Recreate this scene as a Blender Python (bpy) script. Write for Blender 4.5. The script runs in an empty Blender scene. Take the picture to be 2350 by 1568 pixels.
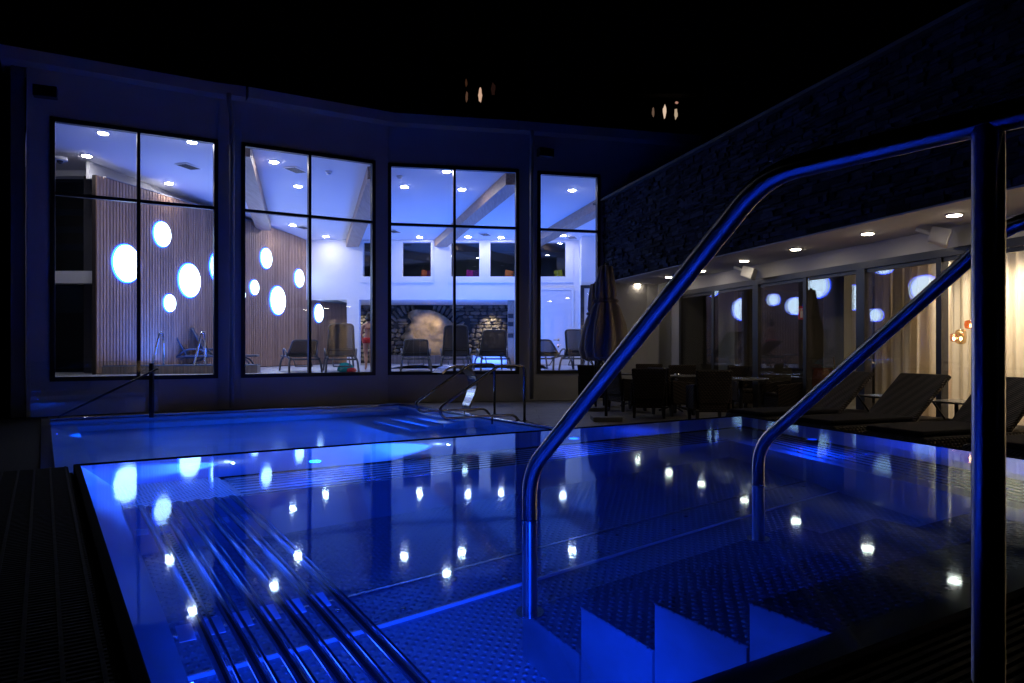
import bpy, bmesh, math, random
from mathutils import Vector, Matrix
random.seed(7)
R = math.radians
S = bpy.context.scene
COL = S.collection

# ------------------------------------------------------------------ camera
CH = 1.15                                     # camera height over the terrace
FPX, CX, HY = 1680.0, 1175.0, 800.0           # focal length, centre and horizon on a 2350 px wide picture
cam = bpy.data.cameras.new("camera"); co = bpy.data.objects.new("camera", cam); COL.objects.link(co)
co.location = (0, 0, CH); co.rotation_euler = (R(90), 0, 0)
cam.sensor_width = 36; cam.lens = 36 * FPX / 2350
cam.shift_y = (HY - 784) / 2350
cam.clip_start = .02; cam.clip_end = 500
S.camera = co
# ------------------------------------------------------------------ world (night, no moon)
W = bpy.data.worlds.new("World"); S.world = W; W.use_nodes = True
bg = W.node_tree.nodes["Background"]
bg.inputs[0].default_value = (.02, .05, .2, 1); bg.inputs[1].default_value = .0006
# ------------------------------------------------------------------ exposure, sampling
S.view_settings.view_transform = 'Standard'; S.view_settings.look = 'None'
S.view_settings.exposure = 0; S.view_settings.gamma = 1
cy = S.cycles
cy.use_denoising = True; cy.denoiser = 'OPENIMAGEDENOISE'
cy.max_bounces = 10; cy.diffuse_bounces = 4; cy.glossy_bounces = 5; cy.transmission_bounces = 8
cy.transparent_max_bounces = 24; cy.caustics_reflective = True; cy.caustics_refractive = True
cy.blur_glossy = .3; cy.sample_clamp_indirect = 8; cy.use_light_tree = True

BLUE = (.001, .042, 1); BLUE2 = (.001, .085, 1)
WARM = (1, .80, .56)
COOL = (.95, .93, 1)

# ------------------------------------------------------------------ helpers
def wp(x, y, Y): return Vector(((x - CX) / FPX * Y, Y, CH + (HY - y) / FPX * Y))      # picture point at depth Y
def gp(x, y, Z):                                                                     # picture point at height Z
    Y = (CH - Z) * FPX / (y - HY); return Vector(((x - CX) / FPX * Y, Y, Z))
D1 = Vector((.54, -.842)).normalized(); D2 = Vector((.842, .54)).normalized()
def uv(u, v, z): return Vector((u * D2.x + v * D1.x, u * D2.y + v * D1.y, z))         # the pools' own axes
ANG = math.atan2(D2.y, D2.x)

class MB:
    def __init__(s): s.bm = bmesh.new()
    def quad(s, *p):
        vs = [s.bm.verts.new(q) for q in p]; s.bm.faces.new(vs); return s
    def box(s, x0, y0, z0, x1, y1, z1, M=None):
        c = [(x0,y0,z0),(x1,y0,z0),(x1,y1,z0),(x0,y1,z0),(x0,y0,z1),(x1,y0,z1),(x1,y1,z1),(x0,y1,z1)]
        if M is not None: c = [M @ Vector(q) for q in c]
        v = [s.bm.verts.new(q) for q in c]
        for f in ((3,2,1,0),(4,5,6,7),(0,1,5,4),(1,2,6,5),(2,3,7,6),(3,0,4,7)): s.bm.faces.new([v[i] for i in f])
        return s
    def hexa(s, c):
        v = [s.bm.verts.new(q) for q in c]
        for f in ((3,2,1,0),(4,5,6,7),(0,1,5,4),(1,2,6,5),(2,3,7,6),(3,0,4,7)): s.bm.faces.new([v[i] for i in f])
        return s
    def prism(s, pts, z0, z1):
        b = [s.bm.verts.new((p[0], p[1], z0)) for p in pts]; t = [s.bm.verts.new((p[0], p[1], z1)) for p in pts]
        s.bm.faces.new(b[::-1]); s.bm.faces.new(t)
        n = len(pts)
        for i in range(n): s.bm.faces.new((b[i], b[(i+1)%n], t[(i+1)%n], t[i]))
        return s
    def tube(s, pts, r, n=12, caps=True):
        pts = [Vector(p) for p in pts]; rings = []
        rr = r if isinstance(r, (list, tuple)) else [r] * len(pts)
        up = None
        for i, p in enumerate(pts):
            t = (pts[min(i+1, len(pts)-1)] - pts[max(i-1, 0)]).normalized()
            if up is None:
                up = Vector((0,0,1)) if abs(t.z) < .9 else Vector((1,0,0))
            a = t.cross(up).normalized(); b = a.cross(t).normalized(); up = b
            rings.append([s.bm.verts.new(p + (a*math.cos(k*2*math.pi/n) + b*math.sin(k*2*math.pi/n)) * rr[i]) for k in range(n)])
        uvl = s.bm.loops.layers.uv.verify(); dist = 0
        for i in range(len(rings)-1):
            d2_ = dist + (pts[i+1]-pts[i]).length
            for k in range(n):
                f = s.bm.faces.new((rings[i][k], rings[i][(k+1)%n], rings[i+1][(k+1)%n], rings[i+1][k])); f.smooth = True
                for lp, q in zip(f.loops, ((k/n, dist), ((k+1)/n, dist), ((k+1)/n, d2_), (k/n, d2_))): lp[uvl].uv = q
            dist = d2_
        if caps:
            s.bm.faces.new(rings[0][::-1]); s.bm.faces.new(rings[-1])
        return s
    def lathe(s, prof, n=24, c=(0,0,0), M=None, mod=None, smooth=True):
        rings = []
        for (r, z) in prof:
            ring = []
            for k in range(n):
                a = k*2*math.pi/n; q = r * (mod(a, z) if mod else 1)
                p = Vector((q*math.cos(a), q*math.sin(a), z))
                if M is not None: p = M @ p
                ring.append(s.bm.verts.new(p + Vector(c)))
            rings.append(ring)
        for i in range(len(rings)-1):
            for k in range(n):
                f = s.bm.faces.new((rings[i][k], rings[i][(k+1)%n], rings[i+1][(k+1)%n], rings[i+1][k])); f.smooth = smooth
        s.bm.faces.new(rings[0][::-1]); s.bm.faces.new(rings[-1])
        return s
    def obj(s, name, mat, parent=None, bevel=0, **tags):
        bmesh.ops.recalc_face_normals(s.bm, faces=s.bm.faces) if tags.pop('fix', True) else None
        me = bpy.data.meshes.new(name); s.bm.to_mesh(me); s.bm.free()
        o = bpy.data.objects.new(name, me); COL.objects.link(o)
        if mat: me.materials.append(mat)
        if parent: o.parent = parent
        if bevel:
            b = o.modifiers.new("bevel", 'BEVEL'); b.width = bevel; b.segments = 2; b.limit_method = 'ANGLE'
        for k, v in tags.items():
            if v: o[k] = v
        return o
def thing(name, label, category, loc=(0,0,0), rz=0, group=None):
    o = bpy.data.objects.new(name, None); COL.objects.link(o)
    o.location = loc; o.rotation_euler = (0, 0, rz); o.empty_display_size = .1
    o['label'] = label; o['category'] = category
    if group: o['group'] = group
    return o
def copy_thing(root, loc, rz, label, group=None):
    r = root.copy(); COL.objects.link(r); r.location = loc; r.rotation_euler = (0, 0, rz); r['label'] = label
    if group: r['group'] = group
    def kids(a, b):
        for ch in [c for c in bpy.data.objects if c.parent == a]:
            c2 = ch.copy(); COL.objects.link(c2); c2.parent = b; kids(ch, c2)
    kids(root, r); return r
def bend(pts, rad, n=7):                       # round off the corners of a polyline
    pts = [Vector(p) for p in pts]; out = [pts[0]]
    for i in range(1, len(pts)-1):
        a, b, c = pts[i-1], pts[i], pts[i+1]
        d = min(rad, (a-b).length*.48, (c-b).length*.48)
        p, q = b + (a-b).normalized()*d, b + (c-b).normalized()*d
        for k in range(n+1):
            t = k/n; out.append(p*(1-t)**2 + b*2*t*(1-t) + q*t*t)
    out.append(pts[-1]); return out
def lamp(name, kind, loc, energy, color, parent=None, aim=None, **kw):
    l = bpy.data.lights.new(name, kind); l.energy = energy; l.color = color
    for k, v in kw.items(): setattr(l, k, v)
    o = bpy.data.objects.new(name, l); COL.objects.link(o); o.location = loc
    if aim is not None: o.rotation_euler = (Vector(aim) - Vector(loc)).to_track_quat('-Z', 'Y').to_euler()
    if parent: o.parent = parent; o.matrix_parent_inverse = Matrix.LocRotScale(parent.location, parent.rotation_euler, None).inverted()
    return o

# ------------------------------------------------------------------ materials
def newmat(name):
    m = bpy.data.materials.new(name); m.use_nodes = True
    return m, m.node_tree.nodes, m.node_tree.links, m.node_tree.nodes["Principled BSDF"]
def pm(name, col, rough=.5, metal=0, noise=None, bump=None, spec=None, emit=None, estr=0):
    """principled; noise=(scale, amount) varies the colour, bump=(scale, strength) roughens"""
    m, N, L, b = newmat(name)
    b.inputs['Base Color'].default_value = (*col, 1); b.inputs['Roughness'].default_value = rough
    b.inputs['Metallic'].default_value = metal
    if spec is not None: b.inputs['Specular IOR Level'].default_value = spec
    if emit: b.inputs['Emission Color'].default_value = (*emit, 1); b.inputs['Emission Strength'].default_value = estr
    tc = N.new('ShaderNodeTexCoord')
    if noise:
        n = N.new('ShaderNodeTexNoise'); n.inputs['Scale'].default_value = noise[0]; n.inputs['Detail'].default_value = 5
        L.new(tc.outputs['Object'], n.inputs['Vector'])
        r = N.new('ShaderNodeValToRGB'); a = noise[1]
        r.color_ramp.elements[0].position = .3; r.color_ramp.elements[1].position = .7
        r.color_ramp.elements[0].color = (*[c*(1-a) for c in col], 1); r.color_ramp.elements[1].color = (*[min(1, c*(1+a)) for c in col], 1)
        L.new(n.outputs['Fac'], r.inputs['Fac']); L.new(r.outputs['Color'], b.inputs['Base Color'])
    if bump:
        n = N.new('ShaderNodeTexNoise'); n.inputs['Scale'].default_value = bump[0]; n.inputs['Detail'].default_value = 4
        L.new(tc.outputs['Object'], n.inputs['Vector'])
        bp = N.new('ShaderNodeBump'); bp.inputs['Strength'].default_value = bump[1]; bp.inputs['Distance'].default_value = .01
        L.new(n.outputs['Fac'], bp.inputs['Height']); L.new(bp.outputs['Normal'], b.inputs['Normal'])
    return m
def emis(name, col, s):
    m = bpy.data.materials.new(name); m.use_nodes = True; N = m.node_tree.nodes; N.clear()
    e = N.new('ShaderNodeEmission'); e.inputs[0].default_value = (*col, 1); e.inputs[1].default_value = s
    o = N.new('ShaderNodeOutputMaterial'); m.node_tree.links.new(e.outputs[0], o.inputs[0]); return m
def math_(N, L, op, a, b=None):
    n = N.new('ShaderNodeMath'); n.operation = op
    for i, q in enumerate((a, b)):
        if q is None: continue
        if isinstance(q, (int, float)): n.inputs[i].default_value = q
        else: L.new(q, n.inputs[i])
    return n.outputs[0]
def stud_steel(name, col, pitch, rough=.34, holes=False, metal=.75, srad=.30, dist=.006):
    """stainless plate with a staggered grid of pressed studs (or punched holes)"""
    m, N, L, b = newmat(name)
    tc = N.new('ShaderNodeTexCoord'); mp = N.new('ShaderNodeMapping'); mp.vector_type = 'POINT'
    mp.inputs['Rotation'].default_value = (0, 0, -ANG)
    L.new(tc.outputs['Object'], mp.inputs['Vector'])
    sx = N.new('ShaderNodeSeparateXYZ'); L.new(mp.outputs[0], sx.inputs[0])
    def dots(off):
        x = math_(N, L, 'ADD', math_(N, L, 'DIVIDE', sx.outputs[0], pitch), off)
        y = math_(N, L, 'ADD', math_(N, L, 'DIVIDE', sx.outputs[1], pitch), off)
        fx = math_(N, L, 'SUBTRACT', math_(N, L, 'FRACT', x), .5); fy = math_(N, L, 'SUBTRACT', math_(N, L, 'FRACT', y), .5)
        d = math_(N, L, 'SQRT', math_(N, L, 'ADD', math_(N, L, 'MULTIPLY', fx, fx), math_(N, L, 'MULTIPLY', fy, fy)))
        mr = N.new('ShaderNodeMapRange'); mr.interpolation_type = 'SMOOTHSTEP'
        mr.inputs['From Min'].default_value = srad; mr.inputs['From Max'].default_value = .06
        L.new(d, mr.inputs['Value']); return mr.outputs[0]
    h = math_(N, L, 'MAXIMUM', dots(0), dots(.5))
    bp = N.new('ShaderNodeBump'); bp.inputs['Strength'].default_value = 1; bp.inputs['Distance'].default_value = dist
    L.new(h, bp.inputs['Height'])
    ns = N.new('ShaderNodeTexNoise'); ns.inputs['Scale'].default_value = 3.5; ns.inputs['Detail'].default_value = 6
    L.new(tc.outputs['Object'], ns.inputs['Vector'])
    rm = N.new('ShaderNodeMapRange'); rm.inputs['To Min'].default_value = rough - .08; rm.inputs['To Max'].default_value = rough + .12
    L.new(ns.outputs['Fac'], rm.inputs['Value']); L.new(rm.outputs[0], b.inputs['Roughness'])
    if holes:
        mx = N.new('ShaderNodeMix'); mx.data_type = 'RGBA'; L.new(h, mx.inputs['Factor'])
        mx.inputs['A'].default_value = (*col, 1); mx.inputs['B'].default_value = (.02, .02, .02, 1)
        L.new(mx.outputs['Result'], b.inputs['Base Color'])
    else:
        b.inputs['Base Color'].default_value = (*col, 1)
    L.new(bp.outputs['Normal'], b.inputs['Normal'])
    b.inputs['Metallic'].default_value = metal
    return m
def water_mat(name, scale=2.2, strength=.035, fres=False, tint=(.8, .94, 1), grough=.044, refl=.6):
    m = bpy.data.materials.new(name); m.use_nodes = True; N = m.node_tree.nodes; L = m.node_tree.links; N.clear()
    tc = N.new('ShaderNodeTexCoord'); ns = N.new('ShaderNodeTexNoise'); ns.inputs['Scale'].default_value = scale; ns.inputs['Detail'].default_value = 3
    L.new(tc.outputs['Object'], ns.inputs['Vector'])
    bp = N.new('ShaderNodeBump'); bp.inputs['Strength'].default_value = strength; bp.inputs['Distance'].default_value = .05
    L.new(ns.outputs['Fac'], bp.inputs['Height'])
    o = N.new('ShaderNodeOutputMaterial')
    g = N.new('ShaderNodeBsdfGlossy'); g.inputs['Color'].default_value = (.62, .84, 1, 1); g.inputs['Roughness'].default_value = grough; L.new(bp.outputs['Normal'], g.inputs['Normal'])
    x = N.new('ShaderNodeMixShader')
    if not fres:
        f = N.new('ShaderNodeFresnel'); f.inputs['IOR'].default_value = 1.333
        t = N.new('ShaderNodeBsdfRefraction'); t.inputs['IOR'].default_value = 1.333; t.inputs['Roughness'].default_value = 0
        t.inputs['Color'].default_value = (*tint, 1); gm = N.new('ShaderNodeNewGeometry'); k = math_(N, L, 'ADD', math_(N, L, 'MULTIPLY', gm.outputs['Backfacing'], 1-refl), refl); L.new(math_(N, L, 'MULTIPLY', f.outputs[0], k), x.inputs[0])
    else:
        t = N.new('ShaderNodeBsdfTransparent'); t.inputs[0].default_value = (*tint, 1); L.new(schlick(N, L, .02), x.inputs[0])
    L.new(t.outputs[0], x.inputs[1]); L.new(g.outputs[0], x.inputs[2]); L.new(x.outputs[0], o.inputs[0])
    return m
def schlick(N, L, f0):                        # works for either side of a single sheet
    g = N.new('ShaderNodeNewGeometry'); d = N.new('ShaderNodeVectorMath'); d.operation = 'DOT_PRODUCT'
    L.new(g.outputs['Incoming'], d.inputs[0]); L.new(g.outputs['Normal'], d.inputs[1])
    c = math_(N, L, 'SUBTRACT', 1.0, math_(N, L, 'ABSOLUTE', d.outputs['Value']))
    return math_(N, L, 'ADD', math_(N, L, 'MULTIPLY', math_(N, L, 'POWER', c, 5.0), 1-f0), f0)
def glass_mat(name, ior=1.5, tint=(.93, .96, .97), rough=0, boost=1.0):
    m = bpy.data.materials.new(name); m.use_nodes = True; N = m.node_tree.nodes; L = m.node_tree.links; N.clear()
    k = math_(N, L, 'MULTIPLY', schlick(N, L, ((ior-1)/(ior+1))**2 * 1.9), boost)
    t = N.new('ShaderNodeBsdfTransparent'); t.inputs[0].default_value = (*tint, 1)
    g = N.new('ShaderNodeBsdfGlossy'); g.inputs['Roughness'].default_value = rough
    x = N.new('ShaderNodeMixShader'); L.new(k, x.inputs[0]); L.new(t.outputs[0], x.inputs[1]); L.new(g.outputs[0], x.inputs[2])
    o = N.new('ShaderNodeOutputMaterial'); L.new(x.outputs[0], o.inputs[0]); return m
def stone_mat(name, c0, c1, rough=.85, spec=.3):
    m, N, L, b = newmat(name)
    g = N.new('ShaderNodeNewGeometry'); r = N.new('ShaderNodeValToRGB')
    r.color_ramp.elements[0].color = (*c0, 1); r.color_ramp.elements[1].color = (*c1, 1)
    L.new(g.outputs['Random Per Island'], r.inputs['Fac'])
    tc = N.new('ShaderNodeTexCoord'); ns = N.new('ShaderNodeTexNoise'); ns.inputs['Scale'].default_value = 9; ns.inputs['Detail'].default_value = 8
    L.new(tc.outputs['Object'], ns.inputs['Vector'])
    mx = N.new('ShaderNodeMix'); mx.data_type = 'RGBA'; mx.blend_type = 'MULTIPLY'; mx.inputs['Factor'].default_value = .6
    L.new(r.outputs[0], mx.inputs['A']); L.new(ns.outputs['Fac'], mx.inputs['B']); L.new(mx.outputs['Result'], b.inputs['Base Color'])
    bp = N.new('ShaderNodeBump'); bp.inputs['Strength'].default_value = .8; bp.inputs['Distance'].default_value = .03
    L.new(ns.outputs['Fac'], bp.inputs['Height']); L.new(bp.outputs['Normal'], b.inputs['Normal'])
    b.inputs['Roughness'].default_value = rough; b.inputs['Specular IOR Level'].default_value = spec; return m
def wood_mat(name, c0, c1, axis='Z', rough=.5):
    m, N, L, b = newmat(name)
    tc = N.new('ShaderNodeTexCoord'); mp = N.new('ShaderNodeMapping')
    sc = {'Z': (9, 9, .8), 'Y': (9, .5, 9), 'X': (.5, 9, 9)}[axis]; mp.inputs['Scale'].default_value = sc
    L.new(tc.outputs['Object'], mp.inputs['Vector'])
    ns = N.new('ShaderNodeTexNoise'); ns.inputs['Scale'].default_value = 3; ns.inputs['Detail'].default_value = 8; ns.inputs['Distortion'].default_value = .6
    L.new(mp.outputs[0], ns.inputs['Vector'])
    r = N.new('ShaderNodeValToRGB'); r.color_ramp.elements[0].position = .3; r.color_ramp.elements[1].position = .72
    r.color_ramp.elements[0].color = (*c0, 1); r.color_ramp.elements[1].color = (*c1, 1)
    L.new(ns.outputs['Fac'], r.inputs[0])
    g = N.new('ShaderNodeNewGeometry'); mx = N.new('ShaderNodeMix'); mx.data_type = 'RGBA'; mx.blend_type = 'MULTIPLY'
    r2 = N.new('ShaderNodeMapRange'); r2.inputs['To Min'].default_value = .75; L.new(g.outputs['Random Per Island'], r2.inputs['Value'])
    mx.inputs['Factor'].default_value = 1; L.new(r.outputs[0], mx.inputs['A']); L.new(r2.outputs[0], mx.inputs['B'])
    L.new(mx.outputs['Result'], b.inputs['Base Color']); b.inputs['Roughness'].default_value = rough; return m
def wicker_mat(name, c0, c1):
    m, N, L, b = newmat(name)
    tc = N.new('ShaderNodeTexCoord')
    sx = N.new('ShaderNodeSeparateXYZ'); L.new(tc.outputs['Object'], sx.inputs[0])
    h = math_(N, L, 'ADD', sx.outputs[0], sx.outputs[1])
    row = math_(N, L, 'FLOOR', math_(N, L, 'DIVIDE', math_(N, L, 'ADD', sx.outputs[2], math_(N, L, 'MULTIPLY', sx.outputs[1], .7)), .028))
    ph = math_(N, L, 'ADD', math_(N, L, 'DIVIDE', h, .05), math_(N, L, 'MULTIPLY', row, .5))
    s1 = math_(N, L, 'ABSOLUTE', math_(N, L, 'SINE', math_(N, L, 'MULTIPLY', ph, math.pi)))
    s2 = math_(N, L, 'ABSOLUTE', math_(N, L, 'SINE', math_(N, L, 'MULTIPLY', math_(N, L, 'DIVIDE', math_(N, L, 'ADD', sx.outputs[2], math_(N, L, 'MULTIPLY', sx.outputs[1], .7)), .028), math.pi)))
    hh = math_(N, L, 'MULTIPLY', s1, s2)
    r = N.new('ShaderNodeValToRGB'); r.color_ramp.elements[0].color = (*c0, 1); r.color_ramp.elements[1].color = (*c1, 1); L.new(hh, r.inputs[0])
    L.new(r.outputs[0], b.inputs['Base Color'])
    bp = N.new('ShaderNodeBump'); bp.inputs['Strength'].default_value = 1; bp.inputs['Distance'].default_value = .008
    L.new(hh, bp.inputs['Height']); L.new(bp.outputs['Normal'], b.inputs['Normal']); b.inputs['Roughness'].default_value = .7; b.inputs['Specular IOR Level'].default_value = .15
    return m
def tile_mat(name, c0, c1, w, h, mortar=(.05, .05, .05), msize=.008, rough=.4, bump=.3):
    m, N, L, b = newmat(name)
    tc = N.new('ShaderNodeTexCoord'); br = N.new('ShaderNodeTexBrick'); br.offset = 0 if w == h else .5
    br.inputs['Color1'].default_value = (*c0, 1); br.inputs['Color2'].default_value = (*c1, 1); br.inputs['Mortar'].default_value = (*mortar, 1)
    br.inputs['Scale'].default_value = 1; br.inputs['Brick Width'].default_value = w; br.inputs['Row Height'].default_value = h; br.inputs['Mortar Size'].default_value = msize
    ns = N.new('ShaderNodeTexNoise'); ns.inputs['Scale'].default_value = 6; ns.inputs['Detail'].default_value = 6; L.new(tc.outputs['Object'], ns.inputs['Vector'])
    L.new(tc.outputs['Object'], br.inputs['Vector'])
    mx = N.new('ShaderNodeMix'); mx.data_type = 'RGBA'; mx.blend_type = 'MULTIPLY'; mx.inputs['Factor'].default_value = .4
    L.new(br.outputs['Color'], mx.inputs['A']); L.new(ns.outputs['Fac'], mx.inputs['B']); L.new(mx.outputs['Result'], b.inputs['Base Color'])
    bp = N.new('ShaderNodeBump'); bp.inputs['Strength'].default_value = bump; bp.inputs['Distance'].default_value = .01
    L.new(ns.outputs['Fac'], bp.inputs['Height']); L.new(bp.outputs['Normal'], b.inputs['Normal'])
    rm = N.new('ShaderNodeMapRange'); rm.inputs['To Min'].default_value = rough - .1; rm.inputs['To Max'].default_value = rough + .2
    L.new(ns.outputs['Fac'], rm.inputs['Value']); L.new(rm.outputs[0], b.inputs['Roughness'])
    return m

STEEL = pm("polished_steel", (.62, .63, .65), .12, 1, bump=(60, .03))
RAILM = pm("handrail_steel", (.66, .67, .69), .33, 1)
_b = RAILM.node_tree.nodes["Principled BSDF"]; _b.inputs['Anisotropic'].default_value = 1; _b.inputs['Anisotropic Rotation'].default_value = .25   # ground along its length
_t = RAILM.node_tree.nodes.new('ShaderNodeTangent'); _t.direction_type = 'UV_MAP'; RAILM.node_tree.links.new(_t.outputs[0], _b.inputs['Tangent'])
SHEET = pm("brushed_steel_sheet", (.55, .56, .58), .38, .7, noise=(1.3, .12), bump=(3, .12))
STUD = stud_steel("studded_steel", (.42, .43, .45), .042, .34, metal=.45, srad=.27, dist=.009)
PERF = stud_steel("perforated_steel", (.55, .56, .58), .030, holes=True, metal=.4, srad=.34)
TUBEM = pm("bench_tube_steel", (.48, .49, .51), .17, .97)
PLATEM = pm("bracket_steel", (.85, .86, .88), .5, 0)
PLASTER = pm("white_plaster", (.47, .47, .48), .85, 0, noise=(2, .04), bump=(120, .15))
BLACKF = pm("dark_window_frame", (.018, .018, .02), .45)
DARKMET = pm("anthracite_metal", (.03, .03, .035), .35, .5)
WHITE = pm("white_paint", (.78, .78, .78), .6)
GRATE = pm("dark_grating", (.002, .002, .0022), .75, 0, spec=.06, bump=(30, .3))
GLASS = glass_mat("window_glass")
GLASS2 = glass_mat("terrace_door_glass", 1.6, (.92, .93, .93), boost=.75)

# ================================================================== SETTING
# terrace with a rectangular hole for the long pool (in the pools' own axes)
PU0, PU1, PV0, PV1 = .1, 6.12, -13.8, -6.2
TERR = tile_mat("terrace_slabs", (.11, .10, .095), (.08, .075, .07), .9, .6, (.04, .04, .04), .012, .5)
t = MB()
BIG = 60
for a, b, c, d in ((PU1+.02, BIG, -BIG, BIG), (PU0-.02, PU1+.02, -BIG, PV0-.02), (PU0-.02, PU1+.02, PV1+.02, -4.04), (4.83, PU1+.02, -4.04, -.77), (PU0-.02, PU1+.02, -.77, BIG)):
    t.quad(uv(a, c, 0), uv(b, c, 0), uv(b, d, 0), uv(a, d, 0))
t.obj('terrace', TERR, kind='structure')
t = MB(); t.quad(uv(-BIG, -BIG, 0), uv(PU0-.02, -BIG, 0), uv(PU0-.02, BIG, 0), uv(-BIG, BIG, 0)); t.obj('left_terrace', pm('dark_left_terrace', (.006, .006, .006), .8, spec=.05, bump=(20, .3)), kind='structure')  # left part of the terrace, its darkness put into a near-black colour

# ------------------------------------------------------------------ long pool
pool = thing('swimming_pool', 'long stainless steel swimming pool glowing blue below the tall windows', 'pool')
PD = -1.25
BAS = pm("pool_steel", (.42, .47, .52), .4, .55, noise=(.8, .15), bump=(2, .2))
b = MB()
b.quad(uv(PU0, PV0, PD), uv(PU1, PV0, PD), uv(PU1, PV1, PD), uv(PU0, PV1, PD)); b.obj('pool_floor', BAS, pool)
b = MB()
for (a, c) in (((PU0, PV0), (PU1, PV0)), ((PU1, PV0), (PU1, PV1)), ((PU1, PV1), (PU0, PV1)), ((PU0, PV1), (PU0, PV0))):
    b.quad(uv(*a, PD), uv(*c, PD), uv(*c, -.01), uv(*a, -.01))
b.obj('pool_wall', BAS, pool)
b = MB()   # underwater ledges along the far and left side
b.hexa([uv(PU0+.02, PV0+.02, -1.2), uv(PU1-.02, PV0+.02, -1.2), uv(PU1-.02, PV0+.45, -1.2), uv(PU0+.02, PV0+.45, -1.2),
        uv(PU0+.02, PV0+.02, -.5), uv(PU1-.02, PV0+.02, -.5), uv(PU1-.02, PV0+.45, -.5), uv(PU0+.02, PV0+.45, -.5)])
b.hexa([uv(PU0+.01, PV0+.46, -1.2), uv(PU0+.35, PV0+.46, -1.2), uv(PU0+.35, PV1-.02, -1.2), uv(PU0+.01, PV1-.02, -1.2),
        uv(PU0+.01, PV0+.46, -.45), uv(PU0+.35, PV0+.46, -.45), uv(PU0+.35, PV1-.02, -.45), uv(PU0+.01, PV1-.02, -.45)])
b.obj('pool_bench', BAS, pool)
b = MB()   # coping strip of bright steel
for (a, c, w) in (((PU0-.12, PV0-.12), (PU1+.12, PV0), 0), ((PU1, PV0), (PU1+.12, PV1), 0), ((PU0-.12, PV0), (PU0, PV1), 0)):
    q = [uv(a[0], a[1], .0), uv(c[0], a[1], .0), uv(c[0], c[1], .0), uv(a[0], c[1], .0)]
    b.hexa(q + [p + Vector((0, 0, .03)) for p in q])
b.obj('coping', STEEL, pool, bevel=.004)
w = MB(); w.quad(uv(PU0, PV0, -.03), uv(PU0, PV1, -.03), uv(PU1, PV1, -.03), uv(PU1, PV0, -.03))
w.obj('water', water_mat("pool_water", 2.0, .02, tint=(.8, .92, 1), grough=.09), kind='structure', fix=False)
BULB = emis("blue_lamp_lens", (.02, .07, 1), 17)
def poollamp(parent, p, aim, e, size=R(120), r=.035, lens=True, col=BLUE, rad=.03, mat=None):
    p = Vector(p); n = (Vector(aim) - p).normalized()
    if lens:
        q = n.to_track_quat('Z', 'Y').to_matrix().to_4x4()
        m = MB(); m.lathe([(r, 0), (r, .006), (r*.7, .009)], 16, c=p - n*.012, M=q.to_3x3().to_4x4())
        m.obj('underwater_lamp', mat or BULB, parent)
    lamp('underwater_light', 'SPOT', p + n*.02, e, col, parent, aim=aim, spot_size=size, spot_blend=.7, shadow_soft_size=rad)
b = MB()   # entry steps of the long pool below its handrails
for k in range(4):
    q = [uv(PU1-.3*(k+1), -12.2, 0), uv(PU1-.01-.3*k, -12.2, 0), uv(PU1-.01-.3*k, -10.7, 0), uv(PU1-.3*(k+1), -10.7, 0)]
    b.hexa([p + Vector((0, 0, -1.24)) for p in q] + [p + Vector((0, 0, -.22-.25*k)) for p in q])
b.obj('pool_steps', BAS, pool)
BULBW = emis("white_blue_lens", (.35, .5, 1), 60)
poollamp(pool, uv(5.84, -11.25, -.13), uv(0, -11.9, -.8), 620, r=.05, col=BLUE2, mat=BULBW)
poollamp(pool, uv(PU0+.08, -12.1, -.2), uv(6, -11.5, -.8), 200, r=.02, col=BLUE2)
poollamp(pool, uv(2.6, -6.3, -.5), uv(2.6, -13, -.7), 230, col=BLUE2)
poollamp(pool, uv(5.4, -6.3, -.5), uv(4.4, -13, -.7), 230, col=BLUE2)

# ------------------------------------------------------------------ raised whirlpool in the foreground
WZ = .60                                    # its water level
tub = thing('hot_tub', 'raised stainless steel whirlpool with blue underwater light in the foreground', 'whirlpool')
FD = WZ - 1.10; BD = WZ - .45
def rEdge(v): return 4.77 - .292*(v + 4.0)  # slanting right side
b = MB(); b.quad(uv(.15, -4.0, FD), uv(4.8, -4.0, FD), uv(4.0, -.8, FD), uv(.15, -.8, FD)); b.obj('tub_floor', STUD, tub)
b = MB()   # floor channel between two thin ridges
for v0 in (-2.60, -2.365):
    b.hexa([uv(.3, v0-.006, FD+.001), uv(3.9, v0-.006, FD+.001), uv(3.9, v0+.006, FD+.001), uv(.3, v0+.006, FD+.001),
            uv(.3, v0-.004, FD+.014), uv(3.9, v0-.004, FD+.014), uv(3.9, v0+.004, FD+.014), uv(.3, v0+.004, FD+.014)])
for k in range(14):                          # floor nozzles
    u0 = .9 + k*.22 + random.uniform(-.04, .04); v0 = -2.48 + (.05 if k % 2 else -.05)
    b.lathe([(.012, FD+.001), (.012, FD+.007), (.006, FD+.009)], 8, c=uv(u0, v0, 0))
b.obj('floor_channel', STEEL, tub)
b = MB(); b.hexa([uv(.3, -2.356, FD+.001), uv(3.7, -2.356, FD+.001), uv(3.7, -2.35, FD+.001), uv(.3, -2.35, FD+.001),
        uv(.3, -2.358, FD+.022), uv(3.7, -2.358, FD+.022), uv(3.7, -2.352, FD+.022), uv(.3, -2.352, FD+.022)]); b.obj('highlight_strip', PLATEM, tub)  # added pale strip standing in for the highlight on the ridge
SHELL = pm('tub_shell_steel', (.45, .46, .48), .34, .55, noise=(1.3, .12), bump=(3, .1))
b = MB()   # smooth shell: inclined upper panels, vertical lower walls
b.quad(uv(.15, -4.0, WZ-.02), uv(.15, -.78, WZ-.02), uv(.27, -.78, BD), uv(.27, -3.80, BD))
b.quad(uv(.27, -3.80, BD), uv(.27, -.78, BD), uv(.27, -.78, FD), uv(.27, -3.8, FD))
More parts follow.
